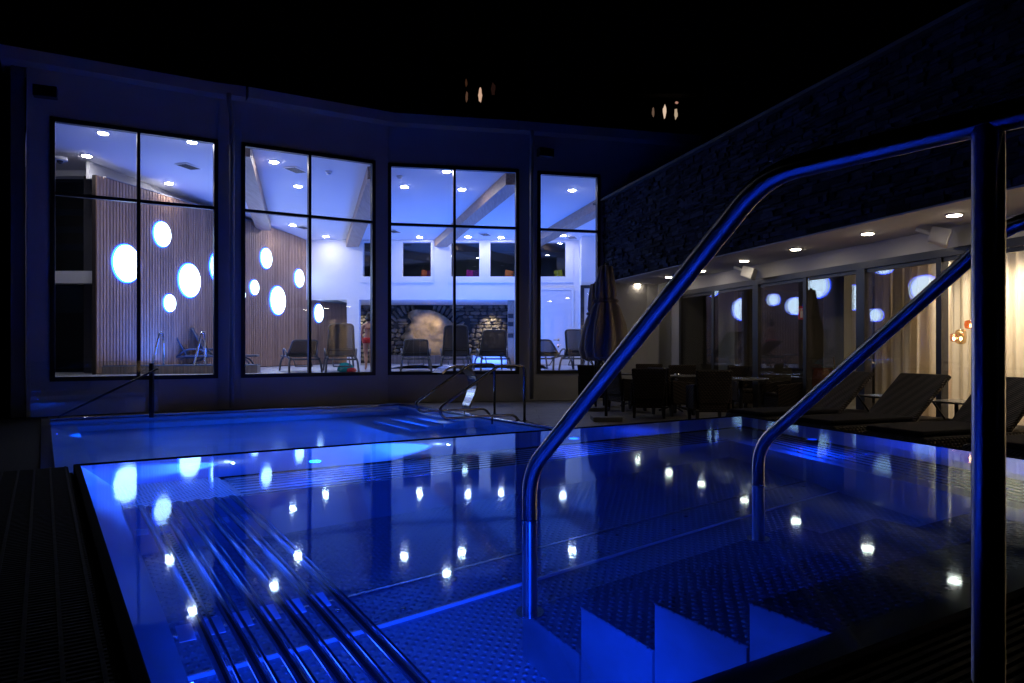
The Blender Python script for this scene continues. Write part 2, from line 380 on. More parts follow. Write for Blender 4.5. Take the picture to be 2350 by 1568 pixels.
b.quad(uv(.15, -4.0, WZ-.02), uv(4.77, -4.0, WZ-.02), uv(4.57, -3.80, BD), uv(.27, -3.80, BD))
b.quad(uv(.27, -3.33, BD-.02), uv(3.86, -3.33, BD-.02), uv(3.86, -3.33, FD), uv(.27, -3.33, FD))
b.quad(uv(4.77, -4.0, WZ-.02), uv(3.83, -.78, WZ-.02), uv(3.63, -.78, BD), uv(4.57, -3.8, BD))
b.quad(uv(3.86, -3.33, BD-.02), uv(3.15, -.9, BD-.02), uv(3.15, -.9, FD), uv(3.86, -3.33, FD))
b.quad(uv(.15, -.86, WZ-.015), uv(3.9, -.86, WZ-.015), uv(3.9, -.86, FD), uv(.15, -.86, FD))
b.obj('tub_wall', SHELL, tub, fix=False)
b = MB(); b.hexa([uv(.15, -.86, WZ-.03), uv(3.85, -.86, WZ-.03), uv(3.83, -.78, WZ-.03), uv(.15, -.78, WZ-.03),
                  uv(.15, -.86, WZ-.006), uv(3.85, -.86, WZ-.006), uv(3.83, -.78, WZ-.006), uv(.15, -.78, WZ-.006)])
b.obj('overflow_ledge', pm("ledge_steel", (.2, .2, .21), .35, .6), tub)
b = MB()   # thin rim and outer cladding
for (a, c) in (((.15, -4.0), (4.77, -4.0)), ((4.77, -4.0), (3.83, -.78)), ((.15, -.78), (.15, -4.0)), ((3.83, -.78), (.15, -.78))):
    A, Cc = uv(*a, 0), uv(*c, 0); d = (Cc - A).normalized(); n = Vector((d.y, -d.x, 0)); 
    if (A + n - uv(2, -2.4, 0)).length < (A - uv(2, -2.4, 0)).length: n = -n
    A2, C2 = A - d*.02, Cc + d*.02
    q = [A2, C2, C2 + n*.028, A2 + n*.028]
    b.hexa([p + Vector((0, 0, .02)) for p in q] + [p + Vector((0, 0, WZ+.004)) for p in q])
b.obj('tub_rim', pm("rim_steel", (.006, .006, .007), .9, 0, spec=.02), tub, bevel=.003)
# benches
b = MB()
for k in range(8):
    v0 = -3.755 + k*.058
    b.tube([uv(.745, v0, BD-.012), uv(3.86, v0, BD-.012)], .0115, 8)
b.obj('bubble_bench', TUBEM, tub)
b = MB(); b.quad(uv(.27, -3.8, BD-.07), uv(4.57, -3.8, BD-.07), uv(3.86, -3.33, BD-.07), uv(.27, -3.33, BD-.07))
b.quad(uv(4.57, -3.8, BD-.07), uv(3.68, -.9, BD-.07), uv(3.15, -.9, BD-.07), uv(3.86, -3.33, BD-.07)); b.obj('bench_tray', SHEET, tub)
b = MB()
for k in range(8):
    o = k*.062
    b.tube([uv(4.50-o-(.0), -3.78 if k < 1 else -3.30-.0, BD-.012), uv(3.69-o, -.95, BD-.012)], .0115, 8) if k < 8 else None
b.obj('bubble_bench', TUBEM, tub)
b = MB(); b.hexa([uv(.275, -3.80, BD-.02), uv(.725, -3.80, BD-.02), uv(.725, -3.335, BD-.02), uv(.275, -3.335, BD-.02),
                  uv(.275, -3.80, BD), uv(.725, -3.80, BD), uv(.725, -3.335, BD), uv(.275, -3.335, BD)])
b.obj('bench_plate', PERF, tub)
b = MB(); b.hexa([uv(.275, -3.334, BD-.006), uv(.73, -3.334, BD-.006), uv(.73, -3.326, BD-.006), uv(.275, -3.326, BD-.006),
                  uv(.275, -3.334, BD+.004), uv(.73, -3.334, BD+.004), uv(.73, -3.326, BD+.004), uv(.275, -3.326, BD+.004)])
b.obj('bench_edge', STEEL, tub)
LB = WZ - .42
for k in range(6):
    u0 = .335 + k*.0705
    m = MB(); m.tube([uv(u0, -3.31, LB), uv(u0, -.90, LB)], .0135, 12)
    m.tube([uv(u0+.03, -3.31, LB-.02), uv(u0+.03, -.90, LB-.02)], .005, 6)
    m.obj('lounging_bar', TUBEM, tub)
b2 = MB()
for k in range(6):
    u0 = .30 + k*.0705
    for v0, ln in ((-2.93, .06), (-1.98, .075)):
        vv = v0 - .006*k; b = MB()
        up_ = ln*.30
        b.hexa([uv(u0-.018, vv-ln/2, LB-.045+up_), uv(u0+.02, vv-ln/2, LB-.045+up_), uv(u0+.02, vv+ln/2, LB-.045), uv(u0-.018, vv+ln/2, LB-.045),
                uv(u0-.018, vv-ln/2, LB-.041+up_), uv(u0+.02, vv-ln/2, LB-.041+up_), uv(u0+.02, vv+ln/2, LB-.041), uv(u0-.018, vv+ln/2, LB-.041)])
        b.obj('bar_bracket', PLATEM, tub)
    if k in (1, 2, 3):
        for (a, c) in ((-3.25, -3.1 if k == 2 else -2.98), (-2.88, -2.05)) if k < 2 else ((-3.25, -3.05),):
            b2.hexa([uv(u0-.016, a, LB-.04), uv(u0+.018, a, LB-.04), uv(u0+.018, c, LB-.04), uv(u0-.016, c, LB-.04),
                     uv(u0-.016, a, LB-.036), uv(u0+.018, a, LB-.036), uv(u0+.018, c, LB-.036), uv(u0-.016, c, LB-.036)])
b2.obj('bar_screen', PERF, tub)
# entry stairs
RISER = pm('riser_steel', (.30, .31, .33), .38, .55, noise=(2.2, .35), bump=(4, .25))  # colour noise imitates scribbles of light on the stair sides
SU0, SU1 = 1.30, 2.68
DARKST = stud_steel("stair_tread_steel", (.20, .205, .215), .040, .34, metal=.35, srad=.25, dist=.014)
for i, (dp, v0, v1) in enumerate(((.825, -1.97, -1.67), (.545, -1.665, -1.37), (.27, -1.365, -1.075), (.018, -1.07, -.862))):
    z = WZ - dp
    m = MB(); q = [uv(SU0, v0, 0), uv(SU1+.1*i, v0, 0), uv(SU1+.1*i, v1+.006, 0), uv(SU0, v1+.006, 0)]
    m.hexa([p + Vector((0, 0, z-.012)) for p in q] + [p + Vector((0, 0, z)) for p in q]); st = m.obj('stair_tread', DARKST, tub, bevel=.003)
    m = MB(); q = [uv(SU0+.002, v0+.003, 0), uv(SU1+.1*i, v0+.003, 0), uv(SU1+.1*i, v1-.001, 0), uv(SU0+.002, v1-.001, 0)]
    m.hexa([p + Vector((0, 0, FD+.002)) for p in q] + [p + Vector((0, 0, z-.013)) for p in q]); m.obj('stair_riser', RISER, st)
# stair stringer plate under the near ledge
w = MB(); w.quad(uv(.15, -4.0, WZ), uv(.15, -.78, WZ), uv(3.83, -.78, WZ), uv(4.77, -4.0, WZ))
w.obj('water', water_mat("whirlpool_water", 5.0, .006), kind='structure', fix=False)
# gratings round the tub
gr = thing('drain_grating', 'dark wet grating walkway along the left and near rim of the whirlpool', 'grating')
m = MB(); k = -4.0
while k < .7:
    u1 = .10 if k < -.76 else 4.6
    m.hexa([uv(-1.3, k, WZ-.03), uv(u1, k, WZ-.03), uv(u1, k+.010, WZ-.03), uv(-1.3, k+.010, WZ-.03),
            uv(-1.3, k, WZ-.002), uv(u1, k, WZ-.002), uv(u1, k+.010, WZ-.002), uv(-1.3, k+.010, WZ-.002)]); k += .02
m.obj('grating_bars', GRATE, gr)
m = MB()
for j in range(24):
    u0 = .085 - j*.06
    m.hexa([uv(u0, -4.0, WZ-.03), uv(u0+.008, -4.0, WZ-.03), uv(u0+.008, .7, WZ-.03), uv(u0, .7, WZ-.03),
            uv(u0, -4.0, WZ+.001), uv(u0+.008, -4.0, WZ+.001), uv(u0+.008, .7, WZ+.001), uv(u0, .7, WZ+.001)])
m.obj('grating_ribs', GRATE, gr)
m = MB(); m.prism([uv(-1.3, -4.03, 0).xy, uv(.12, -4.03, 0).xy, uv(.12, -.75, 0).xy, uv(4.6, -.75, 0).xy, uv(4.6, .7, 0).xy, uv(-1.3, .7, 0).xy], .02, WZ-.035)
m.obj('plinth', pm("plinth_dark", (.003, .003, .003), .9, spec=.05), gr)
# lamps in the tub, and added fill lights without a lens
HOT = (.02, .11, 1)
poollamp(tub, uv(.29, -1.75, WZ-.62), uv(1.6, -1.55, WZ-.6), 2.2, R(150), r=.10)
poollamp(tub, uv(.62, -.875, WZ-.20), uv(1.0, -3.0, WZ-.62), 40, R(96), r=.10)  # added lamp, brightens the bracket plates and bar tops
poollamp(tub, uv(.60, -.88, WZ-.72), uv(1.7, -3.2, WZ-1.0), 90, R(112), r=.10)
poollamp(tub, uv(.80, -3.865, WZ-.17), uv(.42, -3.985, WZ-.27), 300, R(62), r=.018, rad=.015, mat=BULBW, col=HOT)
poollamp(tub, uv(2.02, -3.865, WZ-.15), uv(1.2, -3.95, WZ-.26), 620, R(78), r=.018, rad=.015, mat=BULBW, col=HOT)
poollamp(tub, uv(1.2, -3.80, WZ-.24), uv(1.3, -2.6, WZ-.75), 15, R(160), lens=False)  # added fill lights without a lamp body, brighten the back bench
poollamp(tub, uv(2.9, -3.80, WZ-.24), uv(3.0, -2.6, WZ-.75), 14, R(160), lens=False)
poollamp(tub, uv(4.15, -2.9, WZ-.22), uv(3.4, -2.9, WZ-.7), 13, R(165), lens=False)  # added fill, brightens the tubes of the right bench
poollamp(tub, uv(3.75, -2.0, WZ-.62), uv(2.4, -2.6, WZ-1.1), 70, R(150), lens=False)  # added fill lights for the right part of the floor
poollamp(tub, uv(3.7, -3.4, WZ-.62), uv(2.6, -2.4, WZ-1.1), 45, R(150), lens=False)

# ------------------------------------------------------------------ handrails of the tub stairs
def stair_rail(u0, foot, label):
    t = thing('stair_handrail', label, 'handrail', uv(u0, -1.945, foot))
    o = -t.location
    def L(s, z): return uv(u0, -1.945 + s, z) + o
    top = CH + .377; low = CH - .392
    m = MB(); m.tube(bend([L(0, foot), L(0, low), L(.913, top), L(2.3, top)], .085, 9), .0242, 24); tb = m.obj('rail_tube', RAILM, t)
    m = MB(); m.tube([L(1.352, WZ-.02), L(1.352, top-.01)], .0242, 24); m.obj('rail_post', RAILM, t)
    m = MB(); m.tube([L(2.25, WZ-.02), L(2.25, top-.01)], .0242, 24); m.obj('rail_post', RAILM, t)
    m = MB(); m.tube([L(0, foot), L(0, foot+.006)], .045, 20); m.obj('foot_flange', STEEL, t)
    m = MB(); m.tube([L(0, WZ-.004), L(0, WZ+.004)], .027, 20, False); m.obj('waterline_ring', STEEL, t)
    m = MB(); rnd = random.Random(int(u0*10))
    for k in range(150):                      # condensation drops
        s = rnd.uniform(0, 2.0)
        if s < .913: z = low + (top-low)*s/.913; nrm = Vector((0, 0, 1)); off = (uv(0, -.60, 0) + Vector((0, 0, .7))).normalized()
        else: z = top; off = Vector((0, 0, 1))
        side = rnd.choice((1, 1, -1)); a = rnd.uniform(-.9, .9)
        d = (off*side*math.cos(a) + uv(1, 0, 0)*math.sin(a)*-1).normalized()
        r = rnd.uniform(.001, .0024); m.lathe([(r*.05, -r), (r*.8, -r*.6), (r, 0), (r*.8, r*.6), (r*.05, r)], 6, c=L(s, z) + d*(.0242 + r*.2))
    m.obj('water_drops', glass_drop, t, kind='stuff')
    return t
gd, N_, L_, b_ = newmat("water_drop"); glass_drop = gd
b_.inputs['Base Color'].default_value = (.7, .75, .8, 1); b_.inputs['Roughness'].default_value = .05; b_.inputs['Metallic'].default_value = .6
stair_rail(1.315, WZ-.825, 'steel handrail nearest the camera, wet, rising to a post at the right')
stair_rail(2.425, WZ-.825, 'farther steel handrail of the whirlpool stairs, half hidden by the near post')

# ================================================================== SPA HALL (curved facade)
hall = thing('spa_hall', 'curved white spa hall with four tall black framed windows', 'building', (0, 0, 0))
FP = [(-8.12, 12.24), (-7.77, 12.45), (-5.61, 13.77), (-5.10, 13.99), (-2.93, 15.30), (-2.56, 15.53), (.08, 16.07), (.63, 16.22), (1.92, 16.55), (4.3, 17.15)]
SILL, HEAD, TOP = .663, 5.008, 5.86
def inner(a, b, off):
    d = (Vector(b) - Vector(a)).normalized(); n = Vector((-d.y, d.x)); return n * off
def slab(mb, a, b, z0, z1, t0=0, t1=.28, e0=0, e1=0):
    a, b = Vector(a), Vector(b); d = (b-a).normalized(); n = Vector((-d.y, d.x)); a = a - d*e0; b = b + d*e1
    q = [a+n*t0, b+n*t0, b+n*t1, a+n*t1]; mb.hexa([(p.x, p.y, z0) for p in q] + [(p.x, p.y, z1) for p in q])
wins = {1, 3, 5, 7}
m = MB(); FR = .075
for i in range(len(FP)-1):
    a, c = FP[i], FP[i+1]
    if i in wins:
        slab(m, a, c, 0, SILL-FR, e0=FR, e1=FR); slab(m, a, c, HEAD+FR, TOP, e0=FR, e1=FR)
    else:
        if i == 0: slab(m, a, c, 0, TOP, e1=-FR)
        elif i == len(FP)-2: slab(m, a, c, 0, TOP, e0=-FR)
        else: slab(m, a, c, 0, TOP, e0=-FR, e1=-FR)
m.obj('facade_wall', PLASTER, hall)
m = MB()
for i in range(len(FP)-1):
    a, c = Vector(FP[i]), Vector(FP[i+1]); slab(m, a, c, TOP+.002, TOP+.2, -.30, .6, e0=(.35 if i == 0 else 0))
m.obj('roof_eave', pm("eave_render", (.5, .5, .5), .7), hall)
# a plain roof so that nothing glows through above the ceiling
m = MB(); m.prism([(-16.5, 29), (-10.3, 15.5), (-8.3, 12.6), (-5.2, 14.4), (-2.7, 15.9), (1.9, 17.0), (4.4, 17.6), (6, 30), (-13, 30)], TOP+.01, TOP+.12)
m.obj('roof', pm("roof_sheet", (.05, .05, .055), .6), hall)
for i, xm in zip((1, 3, 5, 7), (318, 711, 1043, None)):
    a, c = Vector(FP[i]), Vector(FP[i+1]); d = (c-a).normalized()
    fr = MB(); TB = 3.79
    slab(fr, a, c, SILL-FR, SILL, -.03, .09, FR-.001, FR-.001); slab(fr, a, c, HEAD, HEAD+FR, -.03, .09, FR-.001, FR-.001)
    for q, s in ((a, -1), (c, 1)):
        slab(fr, q, q + d*s*FR, SILL, HEAD, -.03, .09) if s > 0 else slab(fr, q - d*FR, q, SILL, HEAD, -.03, .09)
    slab(fr, a, c, TB-.028, TB+.028, -.02, .08)
    if xm:
        k = (xm-CX)/FPX; tt = (k*a.y - a.x)/(d.x - k*d.y); q = a + d*tt
        slab(fr, q - d*.028, q + d*.028, SILL, HEAD, -.024, .084)
    fo = fr.obj('window', BLACKF, hall)
    g = MB(); g.quad((a.x, a.y+.03, SILL), (c.x, c.y+.03, SILL), (c.x, c.y+.03, HEAD), (a.x, a.y+.03, HEAD)); g.obj('window_pane', GLASS, fo)
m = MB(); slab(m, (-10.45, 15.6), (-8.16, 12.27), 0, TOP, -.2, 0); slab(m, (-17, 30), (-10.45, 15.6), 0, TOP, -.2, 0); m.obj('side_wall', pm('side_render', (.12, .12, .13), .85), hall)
# rain pipes
for x, yb, zz in ((535, 935, 13.7), (1220, 919, 16.0)):
    p = Vector(((x-CX)/FPX*zz, zz, 0)); m = MB()
    m.tube(bend([(p.x-.0, p.y-.20, TOP-.005), (p.x, p.y-.20, TOP-.12), (p.x, p.y-.06, TOP-.45), (p.x, p.y-.06, .05)], .1), .045, 12)
    m.obj('rain_pipe', pm("pipe_grey", (.3, .3, .31), .45, .3), hall)
# floodlight boxes under the eave (unlit)
for x, y, z, lb in ((105, 213, 12.1, 'dark floodlight box at the left end under the eave'), (1250, 352, 15.9, 'dark floodlight box beside the right rain pipe under the eave')):
    t = thing('floodlight', lb, 'floodlight', wp(x, y, z), R(25))
    MB().box(-.17, -.12, -.09, .17, .06, .09).obj('lamp_housing', DARKMET, t, bevel=.01)
    MB().box(-.03, .06, -.03, .03, .2, .03).obj('bracket', DARKMET, t)

# ------------------------------------------------------------------ inside of the hall
IF = .605                                     # hall floor
TILE = tile_mat("hall_tiles", (.62, .60, .58), (.58, .56, .54), .6, .6, (.3, .3, .3), .006, .35, .05)
PX0, PX1, PY0, PY1 = -3.4, 1.0, 19.6, 23.7
m = MB()
for a in ((-13, 12.2, PX0, 30), (PX1, 12.2, 8, 30), (PX0, 12.2, PX1, PY0), (PX0, PY1, PX1, 30)):
    m.box(a[0], a[1], IF-.12, a[2], a[3], IF)
bm = m.bm                                     # trim the slab to the facade line
for i in range(len(FP)-1):
    pass
m.bm.free()
def cfac(x):                                  # facade inner line y at x
    for (a, c) in zip(FP, FP[1:]):
        if a[0] <= x <= c[0]: return a[1] + (c[1]-a[1])*(x-a[0])/(c[0]-a[0])
    return 12.24 + (-8.12-x)*1.46 if x < FP[0][0] else 17.2
m = MB()
xs = [-13, -8.12, -7.77, -5.61, -5.10, PX0, -2.93, -2.56, .08, .63, PX1, 1.92, 4.3, 8]
for x0, x1 in zip(xs, xs[1:]):
    y0, y1 = cfac(x0+1e-6) + .27, cfac(x1-1e-6) + .27
    if x0 >= PX0 and x1 <= PX1:
        m.prism([(x0, y0), (x1, y1), (x1, PY0), (x0, PY0)], IF-.12, IF); m.prism([(x0, PY1), (x1, PY1), (x1, 30), (x0, 30)], IF-.12, IF)
    else: m.prism([(x0, y0), (x1, y1), (x1, 30), (x0, 30)], IF-.12, IF)
m.obj('hall_floor', TILE, kind='structure')
ip = thing('indoor_pool', 'indoor pool glowing blue behind the sun loungers of the hall', 'pool')
m = MB(); m.quad((PX0, PY0, .03), (PX1, PY0, .03), (PX1, PY1, .03), (PX0, PY1, .03))
for a in (((PX0, PY0), (PX1, PY0)), ((PX1, PY0), (PX1, PY1)), ((PX1, PY1), (PX0, PY1)), ((PX0, PY1), (PX0, PY0))):
    m.quad((*a[0], .03), (*a[1], .03), (*a[1], IF-.002), (*a[0], IF-.002))
m.obj('pool_basin', pm("indoor_basin", (.5, .65, .8), .5), ip)
m = MB(); m.quad((PX0, PY0, IF-.05), (PX1, PY0, IF-.05), (PX1, PY1, IF-.05), (PX0, PY1, IF-.05)); m.obj('water', water_mat("indoor_water", 3, .05, True, (.85, .95, 1)), kind='structure')
lamp('pool_floor_light', 'AREA', ((PX0+PX1)/2, (PY0+PY1)/2, .1), 400, (.02, .16, 1), ip, aim=((PX0+PX1)/2, (PY0+PY1)/2, 9), shape='RECTANGLE', size=4.0, size_y=3.6)
# ceiling: falls gently towards the gallery
def hc(y): return CH + 3.98 - .0525*(y-16)
CEIL = pm("perforated_ceiling", (.70, .70, .72), .8)
N = CEIL.node_tree.nodes; L = CEIL.node_tree.links; b_ = N["Principled BSDF"]
tc = N.new('ShaderNodeTexCoord'); wv = N.new('ShaderNodeTexWave'); wv.inputs['Scale'].default_value = 9; mp = N.new('ShaderNodeMapping'); mp.inputs['Rotation'].default_value = (0, 0, R(16))
L.new(tc.outputs['Object'], mp.inputs[0]); L.new(mp.outputs[0], wv.inputs[0]); mr = N.new('ShaderNodeValToRGB'); mr.color_ramp.elements[0].color = (.60, .60, .62, 1); mr.color_ramp.elements[1].color = (.74, .74, .76, 1)
L.new(wv.outputs['Fac'], mr.inputs[0]); L.new(mr.outputs[0], b_.inputs['Base Color'])
m = MB()
def ceilq(x0, x1, y0, y1, th=.05, dz=0): m.hexa([(x0, y0, hc(y0)+dz), (x1, y0, hc(y0)+dz), (x1, y1, hc(y1)+dz), (x0, y1, hc(y1)+dz), (x0, y0, hc(y0)+th), (x1, y0, hc(y0)+th), (x1, y1, hc(y1)+th), (x0, y1, hc(y1)+th)])
for x0, x1 in zip(xs, xs[1:]):
    y0, y1 = cfac(x0+1e-6) + .05, cfac(x1-1e-6) + .05
    m.hexa([(x0, y0, hc(y0)), (x1, y1, hc(y1)), (x1, 24.1, hc(24.1)), (x0, 24.1, hc(24.1)), (x0, y0, hc(y0)+.05), (x1, y1, hc(y1)+.05), (x1, 24.1, hc(24.1)+.05), (x0, 24.1, hc(24.1)+.05)])
m.obj('hall_ceiling', CEIL, hall)
# margin panels beside the beams (smooth plaster)
BEAM = wood_mat("pale_timber", (.30, .20, .14), (.44, .32, .24), 'Y')
def bz(y): return CH + 3.33 + .046*(24-y)     # underside of the beams
for (a, c, w) in (((-7.47, 21.4), (-5.57, 14.4), .42), ((-5.44, 24), (-3.16, 16.0), .42), ((-2.54, 24), (-.14, 16.45), .42), ((.50, 24), (2.66, 17.25), .42)):
    A, B = Vector(a), Vector(c)
    q = [A, A + Vector((w, 0)), B + Vector((w, 0)), B]
    MB().hexa([(p.x, p.y, bz(p.y)) for p in q] + [(p.x, p.y, hc(p.y)+.03) for p in q]).obj('timber_beam', BEAM, hall, bevel=.006)
# slatted wall
def sw(y): return Vector((.2173*y - 11.96, y))
SLAT = wood_mat("larch_slats", (.38, .22, .14), (.56, .36, .24), 'Z', .55)
slw = thing('slatted_wall', 'tall wall of vertical larch slats inside the hall', 'wall')
A, B = sw(15.25), sw(27.2); d = (B-A).normalized(); n = Vector((-d.y, d.x)); ST = CH + 3.62
m = MB(); slab(m, A, B, IF, ST, .03, .12); m.obj('backing_board', pm("slat_backing", (.035, .025, .02), .8), slw)
m = MB(); k = 0; ln = (B-A).length
while k*.093 < ln - .08:
    p = A + d*(k*.093); slab(m, p, p + d*.073, IF+.02, ST-.01, 0, .03); k += 1
m.obj('slats', SLAT, slw)
m = MB(); slab(m, sw(15.5), sw(24.1), ST+.002, hc(12)+.05, .42, .5); slab(m, sw(15.5), sw(24.1), ST+.002, ST+.02, .0, .42); m.obj('wall_header', pm('header_paint', (.35, .35, .37), .8), slw)
# left end of the hall: window, white beam
lw = thing('end_wall', 'narrow end wall with dark window left of the slatted wall', 'wall')
def lwp(x0, y0, x1, y1, z, t, mat, name):
    p, q = wp(x0, y1, z), wp(x1, y0, z); return MB().box(p.x, z, p.z, q.x, z+t, q.z).obj(name, mat, lw)
lwp(72, 300, 222, 404, 16.3, .3, WHITE, 'lintel')
lwp(72, 622, 213, 650, 16.0, .35, WHITE, 'white_beam')
lwp(72, 404, 192, 860, 16.6, .02, glass_mat("end_window_glass", 1.5, (.25, .4, .55)), 'window_pane')
lwp(192, 404, 222, 864, 16.3, .3, pm("dark_reveal", (.04, .04, .05), .5), 'window_frame')
lwp(120, 404, 222, 864, 18.3, .05, pm("dark_backdrop_wall", (.03, .045, .07), .8), 'outer_wall')
for y in (480, 520, 560): lwp(100, y, 190, y+15, 17.0, .03, pm("blind_slat", (.08, .14, .22), .5), 'blind_slat')
lwp(125, 655, 190, 718, 16.8, .02, pm("roller_blind", (.22, .25, .29), .8), 'roller_blind')
# gallery wall with upper windows and lower openings
gw = thing('gallery_wall', 'white gallery wall at the back of the hall with dark upper windows', 'wall')
GY = 24.0; LZ = CH + 1.60
gwin = [(833, 897), (923, 989), (1035, 1100), (1125, 1190), (1233, 1298)]
zb, zt = CH + 165/FPX*GY, CH + 244/FPX*GY
def gx(x, y=GY): return (x-CX)/FPX*y
m = MB(); m.box(gx(700), GY, LZ, gx(1330), GY+.25, zb); m.box(gx(700), GY, zt, gx(1330), GY+.25, hc(GY)+.05)
e = [gx(700)] + [gx(q) for w_ in gwin for q in w_] + [gx(1330)]
for i in range(0, len(e), 2): m.box(e[i], GY, zb, e[i+1], GY+.25, zt)
m.box(gx(796), GY, IF, gx(824), GY+.25, LZ); m.box(gx(1181), GY, IF, gx(1330), GY+.25, LZ)
m.obj('wall_face', WHITE, gw)
for x0, x1 in ((824, 995), (1030, 1212), (1218, 1316)):   # raised picture-frame fields
    m = MB(); z0 = CH + 151/FPX*GY; m.box(gx(x0), GY-.03, z0, gx(x1), GY-.002, zb); m.box(gx(x0), GY-.03, zt, gx(x1), GY-.002, zt+.05)
    xs_ = [x0] + [q for w_ in gwin for q in w_ if x0 < q < x1] + [x1]
    for i in range(0, len(xs_)-1, 2): m.box(gx(xs_[i]), GY-.03, zb, gx(xs_[i+1]), GY-.002, zt)
    m.obj('raised_field', WHITE, gw)
DG = glass_mat("gallery_glass", 1.6, (.75, .8, .85), boost=1.6)
for x0, x1 in gwin:
    m = MB(); m.quad((gx(x0), GY+.12, zb), (gx(x1), GY+.12, zb), (gx(x1), GY+.12, zt), (gx(x0), GY+.12, zt)); m.obj('window_pane', DG, gw)
m = MB(); m.box(gx(700), GY+3, LZ, gx(1340), GY+3.1, hc(GY)); m.box(gx(700), GY+.3, LZ+.01, gx(1340), GY+3, LZ+.1); m.obj('upper_room', pm("gallery_room", (.10, .12, .14), .8), gw)
m = MB(); m.box(gx(770), GY+.26, LZ, gx(1340), 27.2, LZ+.008); m.obj('recess_ceiling', WHITE, gw)
m = MB(); m.box(gx(1165, 24.3), 24.3, IF, gx(1181, 24.3), 26.9, LZ); m.obj('wood_pillar', BEAM, gw)
m = MB()
for zz in (1.55, 1.28, .9): m.box(gx(1166, 24.28), 24.26, IF+zz, gx(1178, 24.28), 24.3, IF+zz+.14)
m.obj('shelf_niche', BLACKF, gw)
lamp('gallery_glow', 'POINT', (gx(1060), GY+1.5, 4.3), 6, (.8, .9, 1), gw, shadow_soft_size=.1)
for k, (x, c, lb) in enumerate(((973, (.45, .09, .02), 'rust red cushion in the gallery window farthest left'), (982, (.12, .01, .05), 'dark maroon cushion beside the rust red one'),
        (1078, (.35, .01, .22), 'magenta cushion in the middle gallery window'), (1091, (.06, .01, .12), 'dark purple cushion beside the magenta one'),
        (1168, (.5, .14, .02), 'orange cushion in the gallery window right of the middle'), (1283, (.35, .38, .02), 'lime cushion at the right gallery window'))):
    cc = Vector((gx(x), GY+.35, LZ+.11+ (zb-LZ)-.1)); m = MB()
    m.lathe([(.02, -.06), (.16, -.04), (.2, 0), (.16, .04), (.02, .06)], 4, M=Matrix.Rotation(R(80), 4, 'X') @ Matrix.Rotation(R(45), 4, 'Z'), smooth=True)
    o = m.obj('cushion', pm("cushion_cloth", c, .8), label=lb, category='cushion', group='cushions in the gallery windows'); o.location = cc + Vector((0, 0, .1)); o.rotation_euler = (0, R(8*(-1)**k), 0)
m = MB(); m.box(gx(700), GY+.28, zb-.12, gx(1330), GY+.7, zb-.02); m.obj('cushion_ledge', WHITE, gw)
# door and right end of the hall
dr = thing('hall_door', 'white flush door with brass handle seen through the rightmost tall window', 'door', (gx(1274), GY-.02, IF))
m = MB(); m.box(-.52, -.03, 0, .52, 0, 2.45); m.obj('door_leaf', pm("door_white", (.7, .7, .72), .5), dr, bevel=.01)
m = MB(); m.box(-.60, -.045, 0, -.525, .01, 2.53); m.box(.525, -.045, 0, .6, .01, 2.53); m.box(-.525, -.045, 2.455, .525, .01, 2.53); m.obj('door_frame', WHITE, dr)
m = MB(); m.tube(bend([(.1, -.03, .82), (.1, -.09, .82), (-.06, -.09, .82)], .02), .012, 8); m.lathe([(.03, 0), (.03, .012)], 12, c=(.1, -.045, .82), M=Matrix.Rotation(R(90), 4, 'X')); m.lathe([(.03, 0), (.03, .012)], 12, c=(.1, -.045, .6), M=Matrix.Rotation(R(90), 4, 'X')); m.obj('door_handle', pm("brass", (.6, .42, .2), .25, 1), dr)
rw = thing('side_wall', 'white side wall with dark glazed door at the right end of the hall', 'wall')
m = MB(); m.box(gx(1330), GY-.6, IF, 6, GY-.4, hc(GY)+.1); m.box(gx(1330), GY-.4, IF, gx(1330)+.15, GY+.1, hc(GY)+.05); m.box(3.1, 17.3, IF, 3.3, GY-.6, hc(17)+.1); m.obj('wall_face', WHITE, rw)
q = wp(1332, 662, GY-.62); m = MB(); m.box(q.x, GY-.66, IF, q.x+.12, GY-.605, q.z); m.box(q.x+1.0, GY-.66, IF, q.x+1.1, GY-.605, q.z); m.box(q.x, GY-.66, q.z, q.x+1.1, GY-.605, q.z+.1); m.obj('door_frame', BLACKF, rw)
# stone recess wall with arch and bare rock
STONE = stone_mat("fieldstone", (.14, .12, .10), (.34, .30, .25))
sr = thing('fieldstone_wall', 'fieldstone wall with arch round bare rock in the hall recess', 'wall')
m = MB(); SY = 27.0; SZ1 = CH + 99.6/FPX*SY; ax, az, ar = gx(972, SY), IF + .55, 1.42
m.box(gx(735, SY), SY+.1, IF, gx(1175, SY), SY+.25, SZ1); m.obj('mortar_bed', pm("mortar", (.05, .048, .045), .9), sr)
def blob(mb, cx, cz, w, h, y, dep, rnd, rot=0):
    n = 7; pts = []
    for k in range(n):
        a = k*2*math.pi/n + rnd.uniform(-.25, .25); r = 1 + rnd.uniform(-.12, .12)
        ca, sa = math.cos(a), math.sin(a); px = math.copysign(abs(ca)**.7, ca)*w/2*r; pz = math.copysign(abs(sa)**.7, sa)*h/2*r
        pts.append((px*math.cos(rot) - pz*math.sin(rot), px*math.sin(rot) + pz*math.cos(rot)))
    o = [mb.bm.verts.new((cx+p[0], y, cz+p[1])) for p in pts]; mid = [mb.bm.verts.new((cx+p[0]*.93, y-dep*.8, cz+p[1]*.93)) for p in pts]
    inn = [mb.bm.verts.new((cx+p[0]*.6, y-dep*(1+rnd.uniform(-.1, .25)), cz+p[1]*.6)) for p in pts]
    for k in range(n):
        j = (k+1) % n; mb.bm.faces.new((o[k], o[j], mid[j], mid[k])); f = mb.bm.faces.new((mid[k], mid[j], inn[j], inn[k])); f.smooth = True
    mb.bm.faces.new(inn)
rnd = random.Random(3); m = MB(); z = IF + .1
